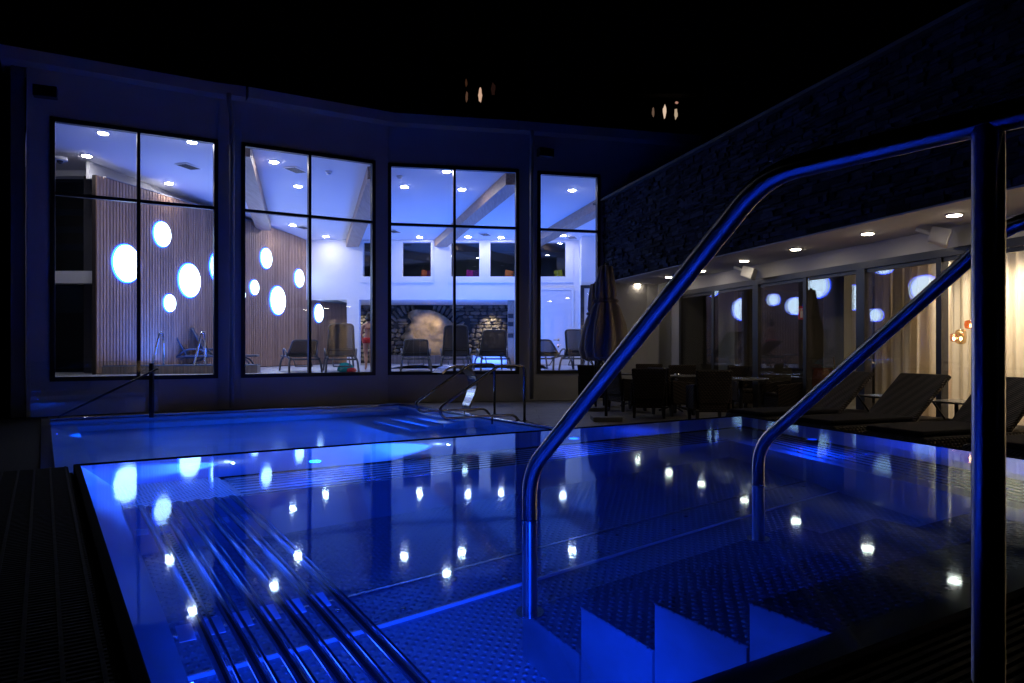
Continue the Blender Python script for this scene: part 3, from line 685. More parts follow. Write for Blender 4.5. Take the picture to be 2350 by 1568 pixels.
while z < SZ1 - .04:
    rh = rnd.uniform(.09, .2); x = gx(735, SY) + rnd.uniform(0, .1)
    while x < gx(1172, SY):
        ww = rnd.uniform(.14, .42); cx_, cz_ = x + ww/2, z + rh/2; dd = math.hypot(cx_-ax, cz_-az)
        if not (cz_ > az and ar-.05 < dd < ar+.42) and not (dd < ar*.95 and cz_ > IF-.1 and cx_ > ax - .58 - .15*math.sin(cz_*5)):
            blob(m, cx_, min(cz_, SZ1-.05), ww*.97, rh*.97, SY+.1, rnd.uniform(.05, .1), rnd, rnd.uniform(-.08, .08))
        x += ww
    z += rh
for k in range(30):                           # voussoirs
    a = math.pi*(k+.5)/30; cx_, cz_ = ax + math.cos(a)*(ar+.18), az + math.sin(a)*(ar+.18)
    if cz_ < SZ1 - .02: blob(m, cx_, cz_, .40, .135, SY+.1, .1, rnd, a)
m.obj('stones', STONE, sr)
m = MB(); n = 44; gv = []
from mathutils import noise as mn
for i in range(n+1):
    row = []
    for j in range(n+1):
        z = IF + 1.95*j/n; x0_ = ax - .66 - .15*math.sin(z*5) - .06*math.sin(z*17); x = x0_ + (ax + 1.36 - x0_)*i/n
        p = Vector((x*1.6, 3.1, z*1.6)); q = Vector((x*.9, 7.7, z*2.6))
        dep = .20 + .10*mn.fractal(p, .9, 2.1, 7) + .10*abs(mn.fractal(q, .8, 2.2, 5)) + (.18 if x + .2*math.sin(z*4) < ax-.22 else 0)
        k = max(0, 1 - abs((x-x0_)/(ax+1.36-x0_)*2-1)**5)
        row.append(m.bm.verts.new((x, SY + .08 - dep*k - .1*k, z if math.hypot(x-ax, z-az) < ar or z < az else az + math.sqrt(max(0, ar*ar-(x-ax)**2)))))
    gv.append(row)
for i in range(n):
    for j in range(n): m.bm.faces.new((gv[i][j], gv[i+1][j], gv[i+1][j+1], gv[i][j+1])).smooth = True
m.obj('bare_rock', pm('lit_rock', (.34, .26, .16), .9, noise=(2.4, .55), bump=(8, 1)), sr)
lamp('rock_spot', 'SPOT', (ax+.5, SY-1.0, IF+1.7), 42, (1, .74, .42), sr, aim=(ax+.1, SY, IF+1.0), spot_size=R(95), spot_blend=.8, shadow_soft_size=.03)
lamp('wall_spot', 'SPOT', (gx(1128, SY), SY-.45, LZ-.05), 120, (1, .82, .55), sr, aim=(gx(1128, SY), SY-.02, IF+.9), spot_size=R(80), spot_blend=.9, shadow_soft_size=.02)
lamp('wall_spot', 'SPOT', (gx(835, SY), SY-.5, LZ-.05), 110, (1, .9, .7), sr, aim=(gx(835, SY), SY, IF+.9), spot_size=R(80), spot_blend=.9, shadow_soft_size=.02)
mz = tile_mat("mosaic", (.42, .34, .30), (.25, .19, .17), .03, .03, (.3, .28, .27), .003, .3)
bt = thing('mosaic_bench', 'low pinkish mosaic bench in front of the fieldstone wall', 'bench', (0, 0, 0))
m = MB(); m.box(gx(850, 26.2), 26.2, IF, gx(1083, 26.2), 26.7, IF+.3); m.obj('bench_block', mz, bt)
m = MB(); m.box(gx(1085, 26.2), 26.2, IF, gx(1163, 26.2), 26.7, IF+.3); m.obj('white_block', WHITE, bt)
lamp('bench_light', 'AREA', (gx(1124, 26), 26.0, IF+.12), 9, (.05, .15, 1), bt, aim=(gx(1124, 26), 27, IF+.12), shape='RECTANGLE', size=1.1, size_y=.1)

# disc lamps on the slatted wall
DISC = emis("disc_diffuser", (.6, .78, 1), 9); HALO = emis("disc_blue_edge", (.01, .06, 1), 22)
for (x, y, h, lb) in ((288, 605, 84, 'largest round wall lamp, cut by the left mullion'), (370, 538, 56, 'highest round wall lamp, on the slats in the left window'),
        (433, 644, 75, 'large round wall lamp above the small one in the left window'), (387, 696, 39, 'small round wall lamp, lowest in the left window'),
        (503, 614, 72, 'round wall lamp half hidden behind the right edge of the left window'), (546, 676, 50, 'round wall lamp hidden by the pier, mirrored in the second glass door'), (609, 593, 45, 'highest round wall lamp in the second window'),
        (582, 660, 33, 'smallest round wall lamp, at the left edge of the second window'), (636, 690, 63, 'largest round wall lamp in the second window'),
        (685, 639, 40, 'round wall lamp left of the second window mullion'), (730, 719, 40, 'round wall lamp right of the second window mullion, near the stone wall')):
    Y = 20100/(1540-x); X, _, Z = wp(x, y, Y); r = h/FPX*Y/2
    nrm = Vector((d.y, -d.x, 0)); t = thing('disc_lamp', lb, 'wall lamp', Vector((X, Y, Z)), group='round lamps on the slatted wall')
    M = nrm.to_track_quat('Z', 'Y').to_matrix().to_4x4()
    m = MB(); m.lathe([(r*.99, .035), (r*.99, .05), (r*.9, .056)], 40, M=M); m.obj('diffuser', DISC, t)
    m = MB(); m.lathe([(r*1.06, .004), (r*1.06, .028)], 40, M=M); m.obj('blue_edge', HALO, t)
# ------------------------------------------------------------------ recessed lights
LENS = emis("downlight_lens", (.95, .90, .95), 185); TRIM = pm("white_trim", (.8, .8, .8), .4)
def downlight(name, p, r, lb, grp, lens, slope=0, em=None):
    t = thing(name, lb, 'ceiling light', p, group=grp); t.rotation_euler = (slope, 0, 0)
    m = MB(); m.lathe([(r*1.25, -.002), (r*1.25, -.012), (r*1.05, -.014)], 24); m.obj('trim_ring', TRIM, t)
    m = MB(); m.lathe([(r, -.015), (r, -.019), (r*.8, -.022)], 24); m.obj('lamp_lens', lens, t)
    return t
HL = [(237, 305, 'leftmost front'), (199, 357, 'second, left of the left window mullion'), (441, 325, 'at the top right corner of the left window'), (388, 420, 'below the vent in the left window'),
 (629, 371, 'near the top of the second window'), (684, 427, 'below the vent in the second window'), (672, 516, 'small one under the crossbar of the second window'), (748, 542, 'above the white wall in the second window'),
 (928, 428, 'under the smoke detector in the third window'), (1025, 393, 'cut by the top frame of the third window'), (1060, 434, 'just right of the mullion in the third window'), (963, 544, 'above the leftmost full gallery window'),
 (1074, 543, 'above the middle gallery window'), (1150, 545, 'left of the right frame in the third window'), (1313, 436, 'largest in the rightmost window'), (1292, 540, 'under the crossbar of the rightmost window'), (1344, 547, 'at the right corner of the rightmost window')]
for x, y, lb in HL:
    k = (HY-y)/FPX; Y = (3.98 + .0525*16)/(k + .0525)
    downlight('downlight', wp(x, y, Y) + Vector((0, 0, -.001)), .088, 'lit hall downlight, ' + lb, 'downlights in the hall ceiling', LENS, -math.atan(.0525))
for x, y, lb in ((433, 382, 'ceiling vent grille in the left window'), (679, 390, 'ceiling vent grille between two lights in the second window'), (697, 522, 'small ceiling vent at the mullion of the second window'), (905, 531, 'ceiling vent at the left edge of the third window'), (1114, 538, 'ceiling vent right of the timber beam in the third window'), (1313, 545, 'ceiling vent in the rightmost window')):
    k = (HY-y)/FPX; Y = (3.98 + .0525*16)/(k + .0525); t = thing('air_vent', lb, 'air vent', wp(x, y, Y), R(-16), 'vents in the hall ceiling')
    m = MB(); m.box(-.16, -.26, -.012, .16, .26, -.004); m.obj('vent_frame', TRIM, t)
    m = MB()
    for q in range(7): m.box(-.13 + q*.038, -.23, -.018, -.108 + q*.038, .23, -.0125)
    m.obj('vent_slots', BLACKF, t)
for x, y, lb in ((917, 404, 'smoke detector at the top left of the third window'), (754, 394, 'smoke detector in the second window')):
    k = (HY-y)/FPX; Y = (3.98 + .0525*16)/(k + .0525); t = thing('smoke_detector', lb, 'smoke detector', wp(x, y, Y))
    m = MB(); m.lathe([(.075, -.002), (.075, -.03), (.05, -.035)], 18); m.obj('detector_base', TRIM, t); m = MB(); m.lathe([(.05, -.037), (.05, -.065), (.02, -.075)], 18); m.obj('detector_cap', TRIM, t)
t = thing('security_camera', 'dome camera hanging at the left edge of the left window', 'camera', wp(138, 366, 14.2))
m = MB(); m.lathe([(.12, .04), (.13, 0), (.13, -.03)], 20); m.obj('housing', pm("cam_grey", (.45, .45, .46), .4), t); m = MB(); m.lathe([(.06, -.031), (.055, -.06), (.02, -.085)], 16); m.obj('dome', DARKMET, t)

# mosaic spa tub inside, with its rails
mt = thing('mosaic_spa', 'round cornered mosaic spa basin at the foot of the slatted wall', 'whirlpool')
a, c = Vector((-8.75, 15.35)), Vector((-5.62, 16.05)); dd = (c-a).normalized(); nn = Vector((-dd.y, dd.x))
pts = [a, c - dd*.3, c + nn*.3, c + nn*.9, c - dd*1.0 + nn*1.5, a + nn*.3 + dd*.2]
m = MB(); m.prism([(p.x, p.y) for p in pts], IF+.002, IF+.165); m.obj('basin_wall', mz, mt)
m = MB(); m.prism([(p.x + nn.x*.03, p.y + nn.y*.03) for p in pts], IF+.167, IF+.185); m.obj('basin_rim', pm("blue_rim", (.12, .2, .35), .2), mt)
lamp('spa_light', 'AREA', (-7.0, 16.7, IF+.20), 110, (.02, .13, 1), mt, aim=(-7.0, 16.9, 9), shape='RECTANGLE', size=2.0, size_y=.8)
for x, lb in ((366, 'left steel grab rail of the mosaic spa'), (462, 'right steel grab rail of the mosaic spa')):
    p = wp(x, 838, 15.75); p.z = IF + .186; t = thing('grab_rail', lb, 'handrail', p, group='grab rails at the mosaic spa')
    h = .70; m = MB(); m.tube(bend([(-.11, -.1, 0), (0, 0, h), (.05, .05, h), (.06, .06, 0)], .06), .02, 10); m.obj('rail_tube', STEEL, t)

# ------------------------------------------------------------------ hall sun loungers
MESH = glass_mat("textile_mesh", 1.2, (.16, .16, .18)); TEXT = pm("textile_dark", (.03, .03, .035), .7, bump=(200, .3)); RES = pm("resin_frame", (.09, .10, .12), .4)
tm, N, L, bb = newmat("woven_mesh"); tr = N.new('ShaderNodeBsdfTransparent'); mx = N.new('ShaderNodeMixShader'); mx.inputs[0].default_value = .88
bb.inputs['Base Color'].default_value = (.05, .05, .06, 1); L.new(tr.outputs[0], mx.inputs[1]); L.new(bb.outputs[0], mx.inputs[2]); L.new(mx.outputs[0], N['Material Output'].inputs[0]); MESH = tm
def hall_lounger(loc, rz, ang, lb):
    """head end at the origin, bed runs along +y"""
    t = thing('sun_lounger', lb, 'sun lounger', loc, rz, 'resin sun loungers in the hall')
    sh = .36; bl = .78; w = .31; a = R(ang)
    hp = Vector((0, .75, sh)); tp = hp + Vector((0, -math.cos(a)*bl, math.sin(a)*bl)); up = (tp-hp).normalized()
    m = MB(); m.quad((-w+.02, hp.y, hp.z), (w-.02, hp.y, hp.z), (w*.8, tp.y, tp.z), (-w*.8, tp.y, tp.z)); m.obj('back_mesh', MESH, t)
    m = MB(); m.tube(bend([(-w, hp.y, hp.z), (-w*.86, tp.y, tp.z), (w*.86, tp.y, tp.z), (w, hp.y, hp.z)], .1), .022, 8)
    q = hp + up*.18; m.tube([(-w, q.y, q.z), (w, q.y, q.z)], .014, 6); q = hp + up*.1; m.box(-w*.85, q.y-.01, q.z-.06, w*.85, q.y+.02, q.z+.05); m.obj('backrest', RES, t)
    m = MB(); m.box(-w+.01, .76, sh-.01, w-.01, 1.88, sh+.01); m.obj('seat_mesh', TEXT, t)
    m = MB()
    for s in (-1, 1): m.tube(bend([(s*w, .1, sh-.05), (s*w, .75, sh), (s*w, 1.9, sh)], .1), .028, 8)
    m.tube([(-w, 1.9, sh), (w, 1.9, sh)], .025, 8); m.tube([(-w, .12, sh-.06), (w, .12, sh-.06)], .02, 8); m.obj('frame', RES, t)
    for s in (-1, 1):
        for y0, y1 in ((.25, .02), (1.55, 1.85)):
            m = MB(); m.tube(bend([(s*w, y0, sh-.03), (s*(w+.03), (y0+y1)/2, sh-.1), (s*(w+.05), y1, .005)], .15), .024, 8); m.obj('leg', RES, t)
    m = MB()
    for s in (-1, 1): m.tube(bend([(s*(w+.02), .55, sh), (s*(w+.05), .75, sh+.17), (s*(w+.05), 1.1, sh+.17), (s*(w+.02), 1.25, sh)], .12), .02, 8)
    m.obj('armrest', RES, t)
    m = MB(); m.tube([(-w*.6, .3, .14), (w*.6, .3, .14)], .016, 6); m.tube([(-w*.6, .3, .14), (-w*.6, hp.y-.05, sh-.03)], .014, 6); m.tube([(w*.6, .3, .14), (w*.6, hp.y-.05, sh-.03)], .014, 6); m.obj('back_prop', RES, t)
    return t
for x, z, rz, ang, lb in ((702, 16.4, 24, 28, 'reclined sun lounger left of the mullion in the second window'), (786, 16.3, 16, 72, 'sun lounger with upright back in the second window'),
        (955, 17.2, 8, 30, 'low reclined sun lounger in front of the lit rock'), (1048, 17.0, 6, 70, 'upright sun lounger behind the third window mullion'),
        (1139, 17.1, 8, 52, 'half raised sun lounger in front of the blue lit bench'), (1236, 17.6, -20, 30, 'reclined sun lounger cut by the left frame of the rightmost window'),
        (1316, 17.6, -16, 55, 'half raised sun lounger left of the folded parasol')):
    ss = z/17.8; hall_lounger((gx(x, z), z, IF), R(rz), ang, lb)
for x, z, lb in ((388, 17.9, 'sun lounger seen from the side behind the left grab rail'), (434, 18.3, 'sun lounger seen from the side left of the right grab rail')):
    hall_lounger((gx(x, z)-.3, z, IF), R(-78), 62, lb)
# beach bag under a lounger
t = thing('beach_bag', 'teal and red beach bag under the upright lounger in the second window', 'bag', (gx(789, 16.8), 16.9, IF))
m = MB(); m.lathe([(.12, 0), (.19, .04), (.18, .12), (.11, .2), (.03, .22)], 14, mod=lambda a, z: 1+.15*math.sin(3*a+z*9)); m.obj('bag_body', pm("teal_cloth", (.0, .30, .32), .8), t)
m = MB(); m.lathe([(.1, 0), (.13, .04), (.1, .09), (.02, .1)], 12, c=(.16, -.06, 0)); m.obj('red_towel', pm("red_cloth", (.5, .03, .05), .9), t)

# ------------------------------------------------------------------ person (seen from behind)
def person(loc, sc):
    J = {'pel': ((0, 0, .93), .145), 'wai': ((0, .0, 1.10), .120), 'che': ((0, 0, 1.30), .140), 'sho': ((0, 0, 1.42), .095), 'nek': ((0, 0, 1.48), .050), 'hd0': ((0, -.01, 1.56), .074), 'hd1': ((0, -.01, 1.66), .080), 'hd2': ((0, 0, 1.70), .055)}
    E = [('pel', 'wai'), ('wai', 'che'), ('che', 'sho'), ('sho', 'nek'), ('nek', 'hd0'), ('hd0', 'hd1'), ('hd1', 'hd2')]
    for s, n in ((-1, 'l'), (1, 'r')):
        J.update({'hp'+n: ((s*.09, 0, .88), .10), 'th'+n: ((s*.10, 0, .70), .085), 'kn'+n: ((s*.085, -.01, .49), .056), 'ca'+n: ((s*.085, .02, .34), .056), 'an'+n: ((s*.08, .02, .09), .035), 'ft'+n: ((s*.10, -.10, .03), .032),
                  'as'+n: ((s*.17, 0, 1.40), .055), 'el'+n: ((s*.22, .0, 1.13), .038), 'wr'+n: ((s*.20, -.10, .95), .026), 'hn'+n: ((s*.18, -.14, .90), .028)})
        E += [('pel', 'hp'+n), ('hp'+n, 'th'+n), ('th'+n, 'kn'+n), ('kn'+n, 'ca'+n), ('ca'+n, 'an'+n), ('an'+n, 'ft'+n), ('sho', 'as'+n), ('as'+n, 'el'+n), ('el'+n, 'wr'+n), ('wr'+n, 'hn'+n)]
        for f in range(4):
            J['f%d%s' % (f, n)] = ((s*(.17+.012*f), -.165-.003*f, .845), .009); E.append(('hn'+n, 'f%d%s' % (f, n)))
        J['tb'+n] = ((s*.15, -.17, .90), .010); E.append(('hn'+n, 'tb'+n))
    K = list(J); me = bpy.data.meshes.new('person'); me.from_pydata([tuple(-c if i == 1 else c for i, c in enumerate(J[k][0])) for k in K], [(K.index(a), K.index(b)) for a, b in E], [])
    o = bpy.data.objects.new('person', me); COL.objects.link(o)
    sk = o.modifiers.new('skin', 'SKIN'); sv = me.skin_vertices[0].data if me.skin_vertices else None
    if sv is None:
        bm_ = bmesh.new(); bm_.from_mesh(me); bm_.verts.layers.skin.verify(); bm_.to_mesh(me); bm_.free(); sv = me.skin_vertices[0].data
    for i, k in enumerate(K): sv[i].radius = (J[k][1], J[k][1]); sv[i].use_root = (k == 'pel')
    su = o.modifiers.new('sub', 'SUBSURF'); su.levels = su.render_levels = 2
    me.materials.append(pm("skin", (.52, .27, .18), .5)); o.location = loc; o.scale = (sc, sc, sc); o.rotation_euler = (0, 0, R(12))
    o['label'] = 'person with dark pinned up hair in a red bikini seen from behind'; o['category'] = 'person'
    RED = pm("red_swimwear", (.55, .02, .02), .7)
    m = MB(); m.lathe([(.15, -.10), (.172, -.04), (.168, .03), (.158, .07)], 22, c=(0, 0, .95), mod=lambda a, z: 1 + .2*abs(math.cos(a))); m.obj('bikini_bottom', RED, o)
    m = MB(); m.lathe([(.148, 0), (.150, .02)], 22, c=(0, 0, 1.29), mod=lambda a, z: 1 + .06*abs(math.cos(a))); m.obj('bikini_strap', pm("strap", (.25, .03, .03), .7), o)
    m = MB(); m.lathe([(.02, -.10), (.085, -.08), (.10, 0), (.09, .06), (.04, .10)], 16, c=(0, -.03, 1.63)); m.lathe([(.01, -.05), (.05, -.02), (.055, .02), (.02, .055)], 12, c=(0, -.05, 1.75)); m.obj('hair', pm("dark_hair", (.02, .015, .012), .5), o)
    return o
person((gx(846, 18.4), 18.4, IF), .80)

# ================================================================== RIGHT BUILDING
bar = thing('stone_building', 'terrace building with dark stone upper wall and lit soffit at the right', 'building')
def fl(y): return Vector((2.24 + .26*(16.04-y), y))        # front plane of the stone wall
def gl(y): return Vector((4.48 + .255*(12.47-y), y))        # glazing plane
SOF = CH + 1.48; STOP = CH + 3.32
A, B = fl(17.0), fl(2.5); dn = (B-A).normalized(); nw = Vector((-dn.y, dn.x))        # nw points away from the terrace
m = MB(); slab(m, A, B, SOF+.02, STOP, .0, .35); m.obj('stone_backing', pm("dark_mortar", (.03, .03, .032), .9), bar)
LEDGE = stone_mat("ledge_stone", (.012, .016, .030), (.055, .07, .12), .95, .08)  # blue of the pool light is put into these stone tones
m = MB(); rnd = random.Random(11); z = SOF + .03; ln = (B-A).length
while z < STOP - .02:
    rh = min(rnd.choice((.03, .045, .055, .07, .09)), STOP - z); x = rnd.uniform(-.1, 0)
    while x < ln:
        ww = rnd.uniform(.07, .34); p = A + dn*max(0, x); q = A + dn*min(ln, x+ww-.006); dp = rnd.uniform(.01, .05)
        if (q-p).length > .03:
            sub = rnd.random() < .25 and rh > .08
            for (z0, z1, e) in (((z, z+rh*.5-.004, dp), (z+rh*.5, z+rh-.005, dp*.6)) if sub else ((z, z+rh-.005, dp),)):
                j = [rnd.uniform(-.012, .012) for _ in range(4)]
                a2, b2 = p - nw*(e+j[0]), q - nw*(e+j[1]); a3, b3 = p - nw*(e+j[2]), q - nw*(e+j[3]); i0, i1 = p + nw*.02, q + nw*.02
                m.hexa([(a2.x, a2.y, z0+abs(j[0])*.3), (b2.x, b2.y, z0), (i1.x, i1.y, z0), (i0.x, i0.y, z0), (a3.x, a3.y, z1), (b3.x, b3.y, z1-abs(j[1])*.4), (i1.x, i1.y, z1), (i0.x, i0.y, z1)])
        x += ww
    z += rh
m.obj('stone_facing', LEDGE, bar)
m = MB(); slab(m, A, B, STOP+.002, STOP+.05, -.12, .5); m.obj('parapet_cap', pm("zinc_cap", (.05, .05, .055), .7), bar)
m = MB(); a0, b0 = fl(17.0), fl(2.5); a1, b1 = gl(17.2), gl(2.2)
m.hexa([(a0.x, a0.y, SOF-.0), (b0.x, b0.y, SOF), (b1.x, b1.y, SOF), (a1.x, a1.y, SOF), (a0.x, a0.y, SOF+.018), (b0.x, b0.y, SOF+.018), (b1.x, b1.y, SOF+.018), (a1.x, a1.y, SOF+.018)]); m.obj('soffit', PLASTER, bar)
GHEAD = 2.38
dg = (gl(2.5) - gl(16)).normalized(); ng = Vector((-dg.y, dg.x))
GA = gl(15.8); GB = gl(3.0)
m = MB(); slab(m, gl(17.05), GB, GHEAD, SOF+.0, 0, .3); slab(m, gl(17.05), GA, 0, GHEAD-.002, 0, .3); m.obj('wall_face', PLASTER, bar)
# end wall below the soffit
m = MB(); m.box(1.95, 16.85, 0, 3.6, 16.95, SOF-.002); m.obj('end_wall', PLASTER, bar)
# recessed dark door left of the glazing
m = MB(); q0, q1 = gl(16.75), gl(16.2); slab(m, q0, q1, 0.02, 2.2, -.02, -.002); m.obj('service_door', pm("service_door", (.2, .2, .17), .6), bar)
ys = [15.8, 13.0, 10.45, 7.9, 5.3]
for i in range(4):
    a, c = gl(ys[i]), gl(ys[i+1]); mid = gl((ys[i]+ys[i+1])/2 - (.05 if i else -.05))
    fr = MB(); slab(fr, a, c, GHEAD-.10, GHEAD-.002, -.035, .10); slab(fr, a, c, .0, .05, -.03, .10)
    slab(fr, a, a + dg*.085, .05, GHEAD-.1, -.03, .1); slab(fr, c - dg*.085, c, .05, GHEAD-.1, -.03, .1)
    slab(fr, mid - dg*.04, mid + dg*.04, .05, GHEAD-.1, -.02, .09)
    slab(fr, a+dg*.085, c-dg*.085, GHEAD-.155, GHEAD-.105, .0, .05)
    fo = fr.obj('sliding_door', DARKMET, bar)
    g = MB(); pd = Vector((.313, -1)).normalized()
    for h0, h1 in ((a, mid), (mid, c)):       # both leaves turned slightly so the mirrored lamps fall in place
        cc = (h0+h1)/2 + ng*.03; hl = (h1-h0).length/2 - .02; a2, c2 = cc - pd*hl, cc + pd*hl
        g.quad((a2.x, a2.y, .05), (c2.x, c2.y, .05), (c2.x, c2.y, GHEAD-.1), (a2.x, a2.y, GHEAD-.1))
        e_ = ng*.02; w2_ = ng*.006; g.quad((a2.x+e_.x, a2.y+e_.y, .05), (c2.x+e_.x+w2_.x, c2.y+e_.y+w2_.y, .05), (c2.x+e_.x+w2_.x, c2.y+e_.y+w2_.y, GHEAD-.1), (a2.x+e_.x, a2.y+e_.y, GHEAD-.1))
    g.obj('door_pane', GLASS2, fo)
hh = MB(); p = gl(10.2); hh.tube(bend([(p.x, p.y, .95), (p.x-.05, p.y, .95), (p.x-.05, p.y, 1.3), (p.x, p.y, 1.3)], .03), .01, 8); hh.obj('pull_handle', STEEL, bar)
# interior of the lounge
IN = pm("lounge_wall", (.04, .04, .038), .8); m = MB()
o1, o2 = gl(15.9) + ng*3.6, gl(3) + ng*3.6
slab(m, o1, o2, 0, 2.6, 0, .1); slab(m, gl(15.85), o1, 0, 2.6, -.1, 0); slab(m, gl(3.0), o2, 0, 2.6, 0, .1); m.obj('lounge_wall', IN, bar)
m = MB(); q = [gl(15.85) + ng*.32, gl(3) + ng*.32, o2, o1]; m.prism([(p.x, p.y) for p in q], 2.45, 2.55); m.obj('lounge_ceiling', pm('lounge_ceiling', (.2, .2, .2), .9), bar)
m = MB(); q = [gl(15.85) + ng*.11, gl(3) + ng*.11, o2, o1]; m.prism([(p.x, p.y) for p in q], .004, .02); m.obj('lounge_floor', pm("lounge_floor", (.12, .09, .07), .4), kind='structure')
m = MB(); slab(m, gl(15.1) + ng*.5, gl(14.5) + ng*.5, .03, 2.4, 0, .08); m.obj('column', pm("lounge_column", (.24, .25, .22), .8), bar)
m = MB(); slab(m, gl(12.4) + ng*.9, gl(11.9) + ng*.9, .03, 2.4, 0, .3); m.obj('column', pm("lounge_column", (.2, .2, .18), .8), bar)
# sheer curtains
CUR, N, L, bb = newmat("sheer_curtain"); bb.inputs['Base Color'].default_value = (.72, .66, .55, 1); bb.inputs['Roughness'].default_value = .9
tl = N.new('ShaderNodeBsdfTranslucent'); tl.inputs[0].default_value = (.75, .67, .52, 1); mx = N.new('ShaderNodeMixShader'); mx.inputs[0].default_value = .6
L.new(bb.outputs[0], mx.inputs[1]); L.new(tl.outputs[0], mx.inputs[2]); L.new(mx.outputs[0], N['Material Output'].inputs[0])
def curtain(y0, y1, off, lb, amp=.05):
    a, c = gl(y0) + ng*off, gl(y1) + ng*off; n = int((c-a).length/.012); m = MB(); rnd = random.Random(int(y0*7)); prev = None; ph = 0
    for k in range(n+1):
        p = a + (c-a)*k/n; ph += .42 + .18*math.sin(k*.13); w_ = math.sin(ph)*amp*(.6 + .4*math.sin(k*.05+1))
        cur = [m.bm.verts.new((p.x + ng.x*w_*f, p.y + ng.y*w_*f, z)) for z, f in ((.03, 1.15), (1.2, 1), (2.42, .7))]
        if prev:
            for i in range(2): m.bm.faces.new((prev[i], cur[i], cur[i+1], prev[i+1])).smooth = True
        prev = cur
    return m.obj('curtain', CUR, label=lb, category='curtain')
curtain(10.15, 9.45, .5, 'gathered sheer curtain left of the glass door frame beside the pendant lamps', .07)
curtain(10.3, 3.2, .95, 'long warm lit sheer curtain behind the pendant lamps')
curtain(11.3, 10.55, .95, 'dim sheer curtain panel left of the gathered one')
lg = thing('curtain_fill_lamp', 'added warm lamp lighting the sheer curtain from behind', 'ceiling light', (*(gl(7.2) + ng*1.9), 2.44))  # unseen lamps added to make the curtain glow
m = MB(); m.lathe([(.22, 0), (.22, -.03), (.18, -.05)], 24); m.obj('fill_lamp_disc', emis("curtain_fill_glow", (1, .75, .45), 22), lg)
lg2 = copy_thing(lg, (*(gl(5.0) + ng*1.8), 2.44), 0, 'added warm lamp behind the near end of the curtain')
lamp('curtain_fill_light', 'POINT', (*(gl(7.6) + ng*2.0), 1.9), 120, (1, .74, .46), lg, shadow_soft_size=.15)
lamp('curtain_fill_light', 'POINT', (*(gl(5.2) + ng*2.0), 1.9), 120, (1, .74, .46), lg2, shadow_soft_size=.15)
for yy, lb in ((9.25, 'added spot washing the curtain behind the pendant lamps'), (8.6, 'added curtain spot behind the handrail post'), (7.9, 'added spot washing the curtain at the right border')):
    p_ = gl(yy) + ng*.45; t = downlight('curtain_fill_spot', (p_.x, p_.y, 2.448), .05, lb, 'added spots over the lounge curtain', LENS)  # unseen spots added to brighten the curtain
    lamp('spot_light', 'SPOT', (p_.x, p_.y, 2.40), 260, (1, .80, .56), t, aim=(*(gl(yy) + ng*1.0), 1.0), spot_size=R(120), spot_blend=1, shadow_soft_size=.04)
# pendants
for x, y, w_, h_, col, lb in ((2205, 773, 24, 34, (.85, .7, .5), 'clear glass pendant lamp, lowest and middle of three'), (2228, 745, 27, 20, (.9, .45, .25), 'flat amber glass pendant lamp, highest of three'), (2189, 775, 16, 19, (.85, .6, .5), 'small rosy glass pendant lamp behind the clear one')):
    Y = 9.2; c = wp(x, y, Y); rw_, rh_ = w_/FPX*Y/2*1.0, h_/FPX*Y/2
    t = thing('pendant_lamp', lb, 'pendant lamp', c, group='glass pendant lamps in the lounge')
    m = MB(); m.lathe([(rw_*.45, rh_), (rw_*.9, rh_*.8), (rw_, 0), (rw_*.9, -rh_*.8), (rw_*.5, -rh_)], 24); m.obj('glass_shade', glass_mat("amber_glass", 1.5, col), t)
    m = MB(); m.tube([(0, 0, rh_), (0, 0, 2.45-c.z)], .003, 6); m.obj('cord', BLACKF, t)
    m = MB(); m.lathe([(.004, .02), (.014, .01), (.014, -.012), (.004, -.02)], 10, c=(0, 0, -rh_*.25)); m.obj('bulb', emis("bulb_glow", (1, .7, .4), 40), t)
    lamp('pendant_light', 'POINT', c - Vector((0, 0, rh_*.25)), 1.5, (1, .7, .4), t, shadow_soft_size=.02)
# soffit lights
LENSW = emis("soffit_lens", (1, .84, .64), 70)
for x, y, lb in ((1462, 652, 'farthest one, over the folded parasol'), (1535, 635, 'second from the far end, touching the handrail'), (1610, 621, 'just right of the near handrail'), (1708, 598, 'fourth from the far end, above the left glass door'), (1826, 571, 'fifth from the far end'), (1991, 535, 'between the two loudspeakers'), (2190, 492, 'nearest one, left of the handrail post')):
    p = gp(x, y, SOF) if False else Vector(((x-CX)/FPX*1.48*FPX/(HY-y), 1.48*FPX/(HY-y), SOF))
    t = downlight('soffit_light', p, .07, 'warm soffit spot, ' + lb, 'warm spots in the soffit', LENSW)
for yy in (6.5, 5.1):
    p = fl(yy) + nw*.62; downlight('soffit_light', (p.x, p.y, SOF), .07, 'warm soffit spot %s, beyond the handrail post' % ('just' if yy > 6 else 'farther'), 'warm spots in the soffit', LENSW)
# loudspeakers
for x, y, Y, lb in ((1711, 625, 12.8, 'white wall loudspeaker above the left glass door'), (2145, 542, 8.85, 'larger looking white wall loudspeaker left of the post')):
    p = wp(x, y, Y); t = thing('loudspeaker', lb, 'loudspeaker', p, R(60)); tilt = Matrix.Rotation(R(18), 4, 'X')
    m = MB(); m.hexa([tilt @ Vector(q) for q in ((-.17, -.16, -.1), (.17, -.16, -.1), (.10, .06, -.08), (-.10, .06, -.08), (-.17, -.16, .1), (.17, -.16, .1), (.10, .06, .1), (-.10, .06, .1))]); m.obj('speaker_box', pm("speaker_white", (.6, .6, .6), .5), t, bevel=.02)
    m = MB(); m.tube([(0, .05, .04), (.0, .2, .1)], .025, 8); m.obj('wall_bracket', TRIM, t)
